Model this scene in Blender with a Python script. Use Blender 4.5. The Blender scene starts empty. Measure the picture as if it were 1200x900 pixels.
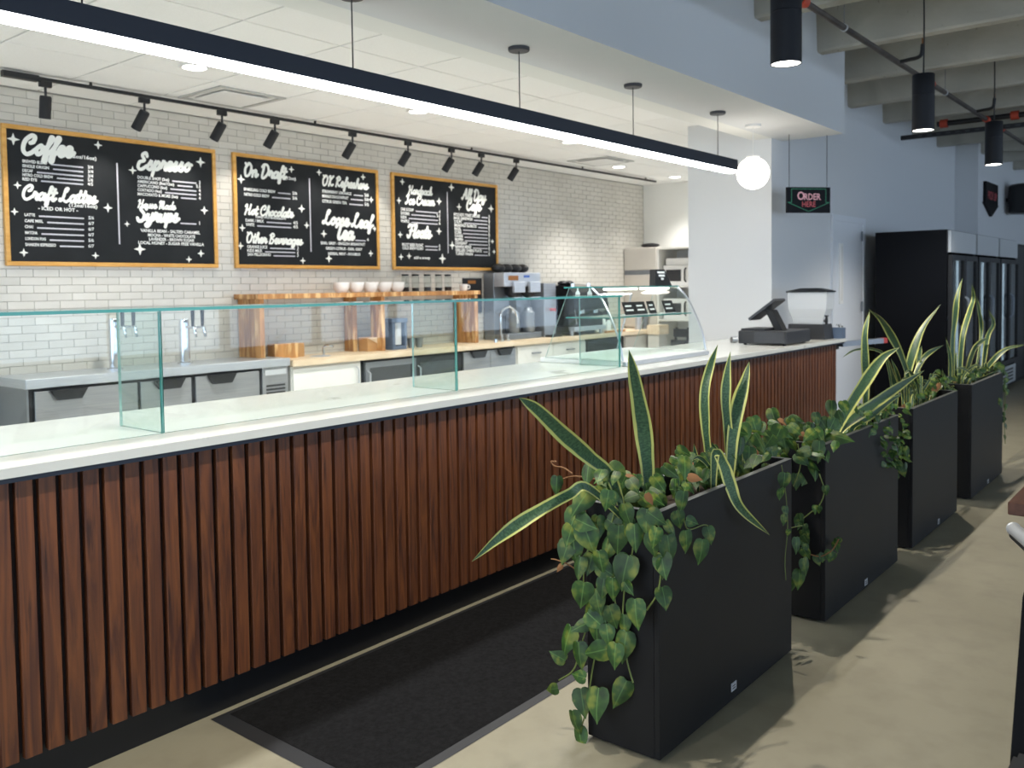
import bpy, bmesh, math, random
from mathutils import Vector, Matrix
random.seed(7)
S = bpy.context.scene
COL = S.collection
# ------------------------------------------------------------------ camera
CX, CY, CH = 600., 384., 1.6
V1, V2 = (1445., 326.), (-680., 355.)
FPX = math.sqrt(-((V1[0]-CX)*(V2[0]-CX)+(V1[1]-CY)*(V2[1]-CY)))
aX = Vector((V1[0]-CX, V1[1]-CY, FPX)).normalized()
aY = Vector((V2[0]-CX, V2[1]-CY, FPX)).normalized()
aZ = aX.cross(aY)
CAM = Vector((0, 0, CH))
def w_of(c): return Vector((aX.dot(c), aY.dot(c), aZ.dot(c)))
def ray(x, y): return w_of(Vector((x-CX, y-CY, FPX)))
def AZ(x, y, z): d = ray(x, y); return CAM+d*((z-CH)/d.z)
def AY(x, y, v): d = ray(x, y); return CAM+d*(v/d.y)
def AX(x, y, v): d = ray(x, y); return CAM+d*(v/d.x)
def depth(p): return (Vector(p)-CAM).dot(w_of(Vector((0, 0, 1))))
cd = bpy.data.cameras.new('camera'); cam = bpy.data.objects.new('camera', cd); COL.objects.link(cam)
r_, u_, f_ = w_of(Vector((1, 0, 0))), w_of(Vector((0, -1, 0))), w_of(Vector((0, 0, 1)))
cam.matrix_world = Matrix(((r_.x, u_.x, -f_.x, 0), (r_.y, u_.y, -f_.y, 0), (r_.z, u_.z, -f_.z, CH), (0, 0, 0, 1)))
cd.sensor_fit = 'HORIZONTAL'; cd.sensor_width = 36; cd.lens = FPX/1200*36
cd.shift_y = -(450-CY)/1200; cd.clip_start = .05; cd.clip_end = 200
cd.dof.use_dof = True; cd.dof.focus_distance = 3.3; cd.dof.aperture_fstop = 4.0
S.camera = cam
# ------------------------------------------------------------------ world, exposure
W = bpy.data.worlds.new('world'); S.world = W; W.use_nodes = True
W.node_tree.nodes['Background'].inputs[0].default_value = (.62, .78, 1.0, 1)
W.node_tree.nodes['Background'].inputs[1].default_value = 2.75
S.view_settings.view_transform = 'Standard'; S.view_settings.look = 'None'
S.view_settings.exposure = 0.35; S.view_settings.gamma = 1; S.view_settings.use_curve_mapping = False
S.cycles.use_denoising = True
S.cycles.max_bounces = 12; S.cycles.transparent_max_bounces = 24; S.cycles.diffuse_bounces = 8
S.cycles.caustics_reflective = False; S.cycles.caustics_refractive = False
S.cycles.sample_clamp_indirect = 4
P_LED, P_DOWN, P_SPOT, P_PEND, P_GLOBE = 28.0, 80.0, 16.0, 112.0, 7.0

# ------------------------------------------------------------------ materials
def lin(c):
    if isinstance(c, str):
        c = [int(c[i:i+2], 16)/255 for i in (0, 2, 4)]
        return tuple(v/12.92 if v <= .04045 else ((v+.055)/1.055)**2.4 for v in c)+(1,)
    return tuple(c)+(1,) if len(c) == 3 else tuple(c)
MATS = {}
def M(name, col, rough=.5, metal=0., n=None, n2=None, bump=0., bscale=60, coat=0., spec=.5, rnd=0., trans=0.):
    """principled material; n=(second colour, noise scale, (sx,sy,sz)); rnd = per-object tone change"""
    m = bpy.data.materials.new(name); m.use_nodes = True; t = m.node_tree; N = t.nodes; L = t.links
    b = N['Principled BSDF']; b.inputs['Base Color'].default_value = lin(col)
    b.inputs['Roughness'].default_value = rough; b.inputs['Metallic'].default_value = metal
    b.inputs['Coat Weight'].default_value = coat; b.inputs['Specular IOR Level'].default_value = spec
    b.inputs['Transmission Weight'].default_value = trans
    tc = N.new('ShaderNodeTexCoord'); out = None
    oi = N.new('ShaderNodeObjectInfo')
    if n:
        mp = N.new('ShaderNodeMapping'); L.new(tc.outputs['Object'], mp.inputs[0]); mp.inputs['Scale'].default_value = n[2]
        if rnd:
            vm = N.new('ShaderNodeVectorMath'); vm.operation = 'SCALE'; vm.inputs[0].default_value = (37, 19, 53)
            L.new(oi.outputs['Random'], vm.inputs['Scale']); L.new(vm.outputs[0], mp.inputs['Location'])
        nz = N.new('ShaderNodeTexNoise'); L.new(mp.outputs[0], nz.inputs['Vector']); nz.inputs['Scale'].default_value = n[1]
        nz.inputs['Detail'].default_value = 6; nz.inputs['Distortion'].default_value = n[3] if len(n) > 3 else .3
        cr = N.new('ShaderNodeValToRGB'); cr.color_ramp.elements[0].position = .32; cr.color_ramp.elements[1].position = .68
        cr.color_ramp.elements[0].color = lin(col); cr.color_ramp.elements[1].color = lin(n[0])
        L.new(nz.outputs[0], cr.inputs[0]); out = cr.outputs[0]
        if n2:
            nz2 = N.new('ShaderNodeTexNoise'); L.new(mp.outputs[0], nz2.inputs['Vector']); nz2.inputs['Scale'].default_value = n2[1]
            nz2.inputs['Detail'].default_value = 8
            cr2 = N.new('ShaderNodeValToRGB'); cr2.color_ramp.elements[0].position = n2[2]; cr2.color_ramp.elements[1].position = n2[3]
            L.new(nz2.outputs[0], cr2.inputs[0]); mx = N.new('ShaderNodeMixRGB'); L.new(cr2.outputs[0], mx.inputs[0])
            L.new(out, mx.inputs[1]); mx.inputs[2].default_value = lin(n2[0]); out = mx.outputs[0]
    if rnd:
        hs = N.new('ShaderNodeHueSaturation'); mr = N.new('ShaderNodeMapRange')
        L.new(oi.outputs['Random'], mr.inputs[0]); mr.inputs[3].default_value = 1-rnd; mr.inputs[4].default_value = 1+rnd
        L.new(mr.outputs[0], hs.inputs['Value'])
        if out: L.new(out, hs.inputs['Color'])
        else: hs.inputs['Color'].default_value = lin(col)
        out = hs.outputs[0]
    if out: L.new(out, b.inputs['Base Color'])
    if bump:
        nb = N.new('ShaderNodeTexNoise'); L.new(tc.outputs['Object'], nb.inputs['Vector']); nb.inputs['Scale'].default_value = bscale
        nb.inputs['Detail'].default_value = 5
        bp = N.new('ShaderNodeBump'); bp.inputs['Strength'].default_value = bump; bp.inputs['Distance'].default_value = .01
        L.new(nb.outputs[0], bp.inputs['Height']); L.new(bp.outputs[0], b.inputs['Normal'])
    MATS[name] = m; return m
def glass(name, tint, rough=0., ior=1.45, refl=1.0):
    m = bpy.data.materials.new(name); m.use_nodes = True; t = m.node_tree; N = t.nodes; L = t.links
    N.remove(N['Principled BSDF']); o = N['Material Output']
    tr = N.new('ShaderNodeBsdfTransparent'); tr.inputs[0].default_value = lin(tint)
    gl = N.new('ShaderNodeBsdfGlossy'); gl.inputs['Roughness'].default_value = rough; gl.inputs[0].default_value = (refl, refl, refl, 1)
    lw = N.new('ShaderNodeLayerWeight'); lw.inputs[0].default_value = .5; pw = N.new('ShaderNodeMath'); pw.operation = 'POWER'; pw.inputs[1].default_value = 5
    L.new(lw.outputs['Facing'], pw.inputs[0]); fr = N.new('ShaderNodeMapRange'); L.new(pw.outputs[0], fr.inputs[0]); fr.inputs[3].default_value = ((ior-1)/(ior+1))**2*.8; fr.inputs[4].default_value = .75
    mx = N.new('ShaderNodeMixShader'); L.new(fr.outputs[0], mx.inputs[0]); L.new(tr.outputs[0], mx.inputs[1]); L.new(gl.outputs[0], mx.inputs[2])
    L.new(mx.outputs[0], o.inputs[0]); MATS[name] = m; return m
def emit(name, col, s):
    m = bpy.data.materials.new(name); m.use_nodes = True; t = m.node_tree; N = t.nodes
    N.remove(N['Principled BSDF']); e = N.new('ShaderNodeEmission'); e.inputs[0].default_value = lin(col); e.inputs[1].default_value = s
    t.links.new(e.outputs[0], N['Material Output'].inputs[0]); MATS[name] = m; return m
M('floor', '928c77', .45, n=('99937e', 1.1, (1, 1, 1), .8), n2=('857f6c', 7, .45, .9), bump=.06, bscale=40)
M('bounce_floor', 'd9d8d2', .5, n=('d0cfc9', 8, (1, 1, 1)))
M('paint_white', 'e4e4e0', .75, bump=.02, bscale=120)
M('paint_front', 'd3d5d7', .75, bump=.02, bscale=120)
M('ceil_tile', 'efefed', .9, n=('ebebe8', 90, (1, 1, 1)), rnd=.015, bump=.05, bscale=200)
M('ceil_gap', '8f8e8a', .9)
M('concrete', 'a19e93', .85, n=('b3b0a5', 1.6, (1, 1, 1), 1.), n2=('747168', 14, .66, .74), bump=.25, bscale=25)
M('brick', 'c5c2b9', .22, rnd=.03, n=('cfccc4', 3, (1, 1, 1)), bump=.04, bscale=18)
M('grout', '9b9893', .9)
M('slat', '4a291d', .45, n=('784626', 2.0, (8, 8, .6), 3.5), n2=('2e1710', 7, .6, .76), rnd=.07, bump=.12, bscale=50)
M('slat_back', '1a0d0a', .8)
M('black_kick', '0b0c10', .45)
M('marble', 'dfe0da', .16, n=('d9dad4', 3, (1, 1, 1)), n2=('a9a7a3', 2.3, .655, .70))
M('planter', '1a1a1b', .5, spec=.22, n=('1d1d1e', 5, (1, 1, 1)), bump=.03, bscale=150)
M('planter_rim_sheen', '4a4b4d', .3, spec=.7)  # lighter than the shell: the lamp's reflection is put into the rim colour
M('soil', '241910', .95, n=('3a2a1c', 30, (1, 1, 1)), bump=.8, bscale=60)
M('plate', 'c9ccd0', .3, .3)
M('black', '121316', .45)
M('chair_black', '0a0a0c', .6, spec=.1)
M('black_gloss', '0b0c0f', .18)
M('black_matte', '1a1b1e', .7)
M('charcoal', '2b2c30', .5)
M('grey_dark', '3d3f44', .5)
M('navy', '1d2432', .4)
M('pendant_black', '14161c', .5, spec=.3)
M('steel', 'c6cad0', .3, .6, n=('b8bdc4', 4, (1, 1, 40)))
M('steel_dark', '83878c', .32, .6)
M('steel_door', 'a4a6a9', .28, .65, n=('989a9e', 3, (1, 1, 30)))
M('chrome', 'd8dade', .08, 1.)
M('oak', 'c58f55', .5, n=('9b6432', 2.5, (6, 6, 1.), 1.5), bump=.05)
M('frame_wood', 'd8a558', .4, n=('c8923f', 4, (2, 8, 8)))
M('butcher', 'e3d1b9', .42, n=('d2ba99', 5, (.8, 8, 4), .6), rnd=.05)
M('hutch', 'bd8a52', .45, n=('8d5c31', 1.6, (7, 7, 1.2), 1.2), n2=('d6b07c', 2.2, .52, .62), rnd=.1)
M('chalkboard', '1f2123', .5, n=('26282a', 3, (1, 1, 1)), spec=.14)
M('chalk', 'eef0ea', .7)
M('chalk_line', 'c6c6ce', .7)
M('chalk_text', 'eceeec', .7)
M('cabinet_white', 'dcdbd6', .4)
M('cabinet_beige', 'c9c4bc', .5)
M('kraft', 'b98d5c', .8)
M('white_plastic', 'e6e6e4', .35)
M('white_ceramic', 'f0efec', .15)
M('glass_edge', '3f9a93', .12, spec=.6, trans=.25)
M('glass_edge_light', 'a9cdc8', .15, trans=.3)
M('acrylic', 'cfd2d4', .35)
M('red', 'b3332b', .5)
M('orange_coupling', 'b8442c', .55)
M('pipe', '57504b', .5, .3, n=('3c3633', 6, (1, 1, 1)))
M('mat_carpet', '191919', .97, n=('242425', 60, (1, 1, 1)), spec=.05, bump=.6, bscale=220)
M('mat_rubber', '242527', .6)
M('coffee', '2a1710', .6)
M('blue_grey', '5a6a80', .4)
M('wood_table', '5d3a29', .45, n=('432619', 3, (2, 9, 9)))
M('vine', '6d7a3f', .6)
M('vine_dry', '7f5a38', .8)
M('dry_leaf', '7d5633', .85, rnd=.2)
M('sign_black', '0c0d11', .5, spec=.15); M('sign_pink', 'e3a9b0', .5); M('sign_red', 'c2565a', .5); M('sign_green', '1f6b4d', .5)
M('vent_grey', 'b3b3b0', .5)
M('hinge_grey', '7c858f', .5)
M('door_paint', 'd9dde3', .5)
M('fridge_black', '07080d', .4, spec=.12)
M('fridge_trim', 'c9ccce', .35, .35)
M('fridge_inside', '59646b', .6)
M('yellow_brown', '8a5a2a', .5)
M('blue_logo', '3a5fae', .5)
glass('clear', 'fafdfc'); glass('clear_tint', 'f1f8f6'); glass('jar', 'eef2f2', ior=1.3); glass('fridge_glass', 'c2ccd0', ior=2.2); 
M('frost', 'dfe3e6', .35, spec=.4)
_n = MATS['frost'].node_tree; _b = _n.nodes['Principled BSDF']; _b.inputs['Alpha'].default_value = .72
emit('led_white', 'fdfeff', P_LED); emit('lamp_disc', 'fffaf2', 14); emit('globe', 'fff6ea', P_GLOBE); emit('case_led', 'f4fff0', 5); emit('fridge_fill', 'e8f4ff', 1.6); emit('spot_disc', 'fff4e4', 25)
def heart_mat():
    m = M('heart_leaf', '2f5228', .48, rnd=.25, spec=.4); t = m.node_tree; N = t.nodes; L = t.links; b = N['Principled BSDF']
    tc = N.new('ShaderNodeTexCoord'); sx = N.new('ShaderNodeSeparateXYZ'); L.new(tc.outputs['Object'], sx.inputs[0])
    ab = N.new('ShaderNodeMath'); ab.operation = 'ABSOLUTE'; L.new(sx.outputs[0], ab.inputs[0])
    wv = N.new('ShaderNodeTexWave'); wv.inputs['Scale'].default_value = 1.6; wv.inputs['Distortion'].default_value = 1.5; L.new(tc.outputs['Object'], wv.inputs['Vector'])
    nz = N.new('ShaderNodeTexNoise'); nz.inputs['Scale'].default_value = 2.2
    oi = N.new('ShaderNodeObjectInfo'); va = N.new('ShaderNodeVectorMath'); L.new(tc.outputs['Object'], va.inputs[0])
    cb = N.new('ShaderNodeCombineXYZ'); ml = N.new('ShaderNodeMath'); ml.operation = 'MULTIPLY'; ml.inputs[1].default_value = 40
    L.new(oi.outputs['Random'], ml.inputs[0]); L.new(ml.outputs[0], cb.inputs[2]); L.new(cb.outputs[0], va.inputs[1]); L.new(va.outputs[0], nz.inputs['Vector'])
    cr = N.new('ShaderNodeValToRGB'); e = cr.color_ramp.elements
    e[0].position = .28; e[0].color = lin('1b3316'); e[1].position = .85; e[1].color = lin('8d9038')
    k = e.new(.52); k.color = lin('33531f')
    L.new(nz.outputs[0], cr.inputs[0])
    mr = N.new('ShaderNodeMapRange'); L.new(ab.outputs[0], mr.inputs[0]); mr.inputs[1].default_value = 0; mr.inputs[2].default_value = .03; mr.inputs[3].default_value = .5; mr.inputs[4].default_value = 0
    mx = N.new('ShaderNodeMixRGB'); L.new(mr.outputs[0], mx.inputs[0]); L.new(cr.outputs[0], mx.inputs[1]); mx.inputs[2].default_value = lin('6f9450')
    hs = [x for x in N if x.type == 'HUE_SAT'][0]; L.new(mx.outputs[0], hs.inputs['Color'])
    return m
heart_mat()
def snake_mat():
    m = M('snake_leaf', '2c4a30', .48, spec=.4); t = m.node_tree; N = t.nodes; L = t.links; b = N['Principled BSDF']
    uv = N.new('ShaderNodeUVMap'); sx = N.new('ShaderNodeSeparateXYZ'); L.new(uv.outputs[0], sx.inputs[0])
    sb = N.new('ShaderNodeMath'); sb.operation = 'SUBTRACT'; sb.inputs[1].default_value = .5; L.new(sx.outputs[0], sb.inputs[0])
    ab = N.new('ShaderNodeMath'); ab.operation = 'ABSOLUTE'; L.new(sb.outputs[0], ab.inputs[0])
    nz = N.new('ShaderNodeTexNoise'); nz.inputs['Scale'].default_value = 9; nz.inputs['Detail'].default_value = 3
    mp = N.new('ShaderNodeMapping'); mp.inputs['Scale'].default_value = (.5, 7, 1); L.new(uv.outputs[0], mp.inputs[0]); L.new(mp.outputs[0], nz.inputs['Vector'])
    cr = N.new('ShaderNodeValToRGB'); e = cr.color_ramp.elements
    e[0].position = .35; e[0].color = lin('2a4631'); e[1].position = .7; e[1].color = lin('4d6b4a')
    L.new(nz.outputs[0], cr.inputs[0])
    nz2 = N.new('ShaderNodeTexNoise'); nz2.inputs['Scale'].default_value = 6; L.new(uv.outputs[0], nz2.inputs['Vector'])
    ma = N.new('ShaderNodeMath'); ma.operation = 'MULTIPLY_ADD'; L.new(nz2.outputs[0], ma.inputs[0]); ma.inputs[1].default_value = .1; L.new(ab.outputs[0], ma.inputs[2])
    mr = N.new('ShaderNodeMapRange'); L.new(ma.outputs[0], mr.inputs[0]); mr.inputs[1].default_value = .375; mr.inputs[2].default_value = .41
    mx = N.new('ShaderNodeMixRGB'); L.new(mr.outputs[0], mx.inputs[0]); L.new(cr.outputs[0], mx.inputs[1]); mx.inputs[2].default_value = lin('bfc06c')
    L.new(mx.outputs[0], b.inputs['Base Color'])
    return m
snake_mat()

# ------------------------------------------------------------------ mesh helpers
WL = {}                                             # world location of every parent
def cr_spline(P, k=6):
    P = [Vector(p) for p in P]
    if len(P) < 3: return [P[0].lerp(P[-1], i/k) for i in range(k+1)]
    out = []
    for i in range(len(P)-1):
        a = P[i-1] if i else P[i]*2-P[i+1]; b, c = P[i], P[i+1]; d = P[i+2] if i+2 < len(P) else P[i+1]*2-P[i]
        for j in range(k):
            t = j/k; out.append(.5*((2*b)+(c-a)*t+(2*a-5*b+4*c-d)*t*t+(3*b-a-3*c+d)*t**3))
    return out+[P[-1]]
class MB:
    def __init__(s): s.bm = bmesh.new(); s.mi = 0
    def face(s, vs):
        try:
            f = s.bm.faces.new(vs); f.material_index = s.mi; return f
        except ValueError: return None
    def poly(s, pts): return s.face([s.bm.verts.new(p) for p in pts])
    def box(s, x0, x1, y0, y1, z0, z1, bev=0., rz=0., piv=None):
        b = bmesh.new(); bmesh.ops.create_cube(b, size=1)
        for v in b.verts: v.co = Vector(((x0+x1)/2+v.co.x*(x1-x0), (y0+y1)/2+v.co.y*(y1-y0), (z0+z1)/2+v.co.z*(z1-z0)))
        if bev: bmesh.ops.bevel(b, geom=list(b.edges), offset=bev, segments=2 if bev > .006 else 1, affect='EDGES')
        if rz:
            c = Vector(piv) if piv else Vector(((x0+x1)/2, (y0+y1)/2, 0)); R = Matrix.Rotation(rz, 3, 'Z')
            for v in b.verts: v.co = R@(v.co-c)+c
        return s.merge(b)
    def merge(s, b, mat=None):
        mp = {}
        for v in b.verts: mp[v] = s.bm.verts.new(mat@v.co if mat else v.co)
        for f in b.faces: s.face([mp[v] for v in f.verts])
        b.free(); return s
    def ring(s, c, n, r, seg, up=None):
        n = Vector(n).normalized(); u = n.cross(up or (Vector((0, 0, 1)) if abs(n.z) < .9 else Vector((1, 0, 0)))).normalized(); w = n.cross(u)
        return [s.bm.verts.new(Vector(c)+u*math.cos(2*math.pi*i/seg)*r+w*math.sin(2*math.pi*i/seg)*r) for i in range(seg)]
    def cyl(s, p0, p1, r0, r1=None, seg=16, caps=True):
        p0, p1 = Vector(p0), Vector(p1); r1 = r0 if r1 is None else r1
        a = s.ring(p0, p1-p0, r0, seg); b = s.ring(p1, p1-p0, r1, seg)
        for i in range(seg): s.face([a[i], a[(i+1) % seg], b[(i+1) % seg], b[i]])
        if caps: s.face(a[::-1]); s.face(b)
        return s
    def tube(s, P, r, seg=8, spline=True, k=6):
        P = cr_spline(P, k) if spline else [Vector(p) for p in P]
        rs = []
        for i, p in enumerate(P):
            t = P[min(i+1, len(P)-1)]-P[max(i-1, 0)]
            rr = r[0]+(r[1]-r[0])*i/(len(P)-1) if isinstance(r, tuple) else r
            rs.append(s.ring(p, t, rr, seg, up=Vector((.31, .83, .46))))
        for a, b in zip(rs, rs[1:]):
            for i in range(seg): s.face([a[i], a[(i+1) % seg], b[(i+1) % seg], b[i]])
        s.face(rs[0][::-1]); s.face(rs[-1]); return s
    def lathe(s, prof, c, seg=20):
        c = Vector(c); rs = []
        for r, z in prof:
            rs.append([s.bm.verts.new(c+Vector((math.cos(2*math.pi*i/seg)*r, math.sin(2*math.pi*i/seg)*r, z))) for i in range(seg)])
        for a, b in zip(rs, rs[1:]):
            for i in range(seg): s.face([a[i], a[(i+1) % seg], b[(i+1) % seg], b[i]])
        if prof[0][0] > 1e-4: s.face(rs[0][::-1])
        if prof[-1][0] > 1e-4: s.face(rs[-1])
        return s
    def prism(s, pts, off):
        off = Vector(off); a = [s.bm.verts.new(p) for p in pts]; b = [s.bm.verts.new(Vector(p)+off) for p in pts]; n = len(a)
        s.face(a[::-1]); s.face(b)
        for i in range(n): s.face([a[i], a[(i+1) % n], b[(i+1) % n], b[i]])
        return s
    def sphere(s, c, r, seg=24, sc=(1, 1, 1)):
        b = bmesh.new(); bmesh.ops.create_uvsphere(b, u_segments=seg, v_segments=seg//2, radius=r)
        for v in b.verts: v.co = Vector((v.co.x*sc[0], v.co.y*sc[1], v.co.z*sc[2]))+Vector(c)
        return s.merge(b)
    def obj(s, name, mat, parent=None, smooth=False, label=None, cat=None, group=None, kind=None):
        bmesh.ops.recalc_face_normals(s.bm, faces=s.bm.faces[:])
        me = bpy.data.meshes.new(name); vs = s.bm.verts
        xs = [v.co.x for v in vs]; ys = [v.co.y for v in vs]; zs = [v.co.z for v in vs]
        o = bpy.data.objects.new(name, me); COL.objects.link(o)
        base = Vector(((min(xs)+max(xs))/2, (min(ys)+max(ys))/2, min(zs)))
        org = base
        for v in vs: v.co -= org
        s.bm.to_mesh(me); s.bm.free()
        for x in (mat if isinstance(mat, (list, tuple)) else [mat]): me.materials.append(MATS[x])
        if smooth:
            me.polygons.foreach_set('use_smooth', [True]*len(me.polygons))
            try: me.set_sharp_from_angle(angle=math.radians(35))
            except Exception: pass
        if parent: o.parent = parent; o.location = org-WL[parent]
        else: o.location = org
        WL[o] = org
        tag(o, label, cat, group, kind); return o
def tag(o, label=None, cat=None, group=None, kind=None):
    for k, v in (('label', label), ('category', cat), ('group', group), ('kind', kind)):
        if v: o[k] = v
def thing(name, loc, label, cat, group=None, kind=None):
    o = bpy.data.objects.new(name, None); COL.objects.link(o); o.location = loc; WL[o] = Vector(loc); o.empty_display_size = .1
    tag(o, label, cat, group, kind); return o
def bx(name, mat, x0, x1, y0, y1, z0, z1, parent=None, bev=0., **k):
    return MB().box(x0, x1, y0, y1, z0, z1, bev).obj(name, mat, parent, **k)
def put(me, name, parent, loc, rot=None, scale=None, **k):
    """linked copy of a mesh as a part, loc in world space"""
    o = bpy.data.objects.new(name, me); COL.objects.link(o); o.parent = parent
    l = Vector(loc)-(WL[parent] if parent else Vector((0, 0, 0)))
    if rot is not None: o.matrix_local = Matrix.LocRotScale(l, rot, scale or Vector((1, 1, 1)))
    else: o.location = l
    WL[o] = Vector(loc); tag(o, **k); return o
def meshof(mb, mat, name='m', smooth=False):
    bmesh.ops.recalc_face_normals(mb.bm, faces=mb.bm.faces[:]); me = bpy.data.meshes.new(name); mb.bm.to_mesh(me); mb.bm.free()
    for x in (mat if isinstance(mat, (list, tuple)) else [mat]): me.materials.append(MATS[x])
    if smooth: me.polygons.foreach_set('use_smooth', [True]*len(me.polygons))
    return me
def lamp(name, typ, parent, loc, energy, col=(1, 1, 1), aim=(0, 0, -1), **k):
    d = bpy.data.lights.new(name, typ); d.energy = energy; d.color = col
    for a, v in k.items(): setattr(d, a, v)
    o = bpy.data.objects.new(name, d); COL.objects.link(o); o.parent = parent
    o.matrix_local = Matrix.LocRotScale(Vector(loc)-WL[parent], Vector(aim).normalized().to_track_quat('-Z', 'Y'), Vector((1, 1, 1)))
    return o
ORD = ['first', 'second', 'third', 'fourth', 'fifth', 'sixth', 'seventh', 'eighth', 'ninth', 'tenth', 'eleventh', 'twelfth']
def pane(mb, x0, x1, y0, y1, z0, z1):
    """glass sheet: big faces slot 0, narrow edges slot 1"""
    n0 = len(mb.bm.faces); mb.box(x0, x1, y0, y1, z0, z1); mb.bm.faces.ensure_lookup_table()
    fs = list(mb.bm.faces)[n0:]; A = sorted([f.calc_area() for f in fs])[-2]
    for f in fs: f.material_index = 0 if f.calc_area() > A*.9 else 1
    return mb

# text ------------------------------------------------------------------
TQ = []
def queue_text(body, size, align='LEFT', bold=0.0):
    c = bpy.data.curves.new('txt', 'FONT'); c.body = body; c.size = size; c.align_x = align; c.resolution_u = 2; c.offset = bold*size; c.fill_mode = 'FRONT'
    o = bpy.data.objects.new('txt', c); COL.objects.link(o); TQ.append(o); return o
def flush_text():
    bpy.context.view_layer.update(); dg = bpy.context.evaluated_depsgraph_get(); R = {}
    for o in TQ:
        R[o] = bpy.data.meshes.new_from_object(o.evaluated_get(dg))
    return R
def drop_text():
    for o in TQ:
        c = o.data; bpy.data.objects.remove(o); bpy.data.curves.remove(c)
    TQ.clear()
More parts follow.
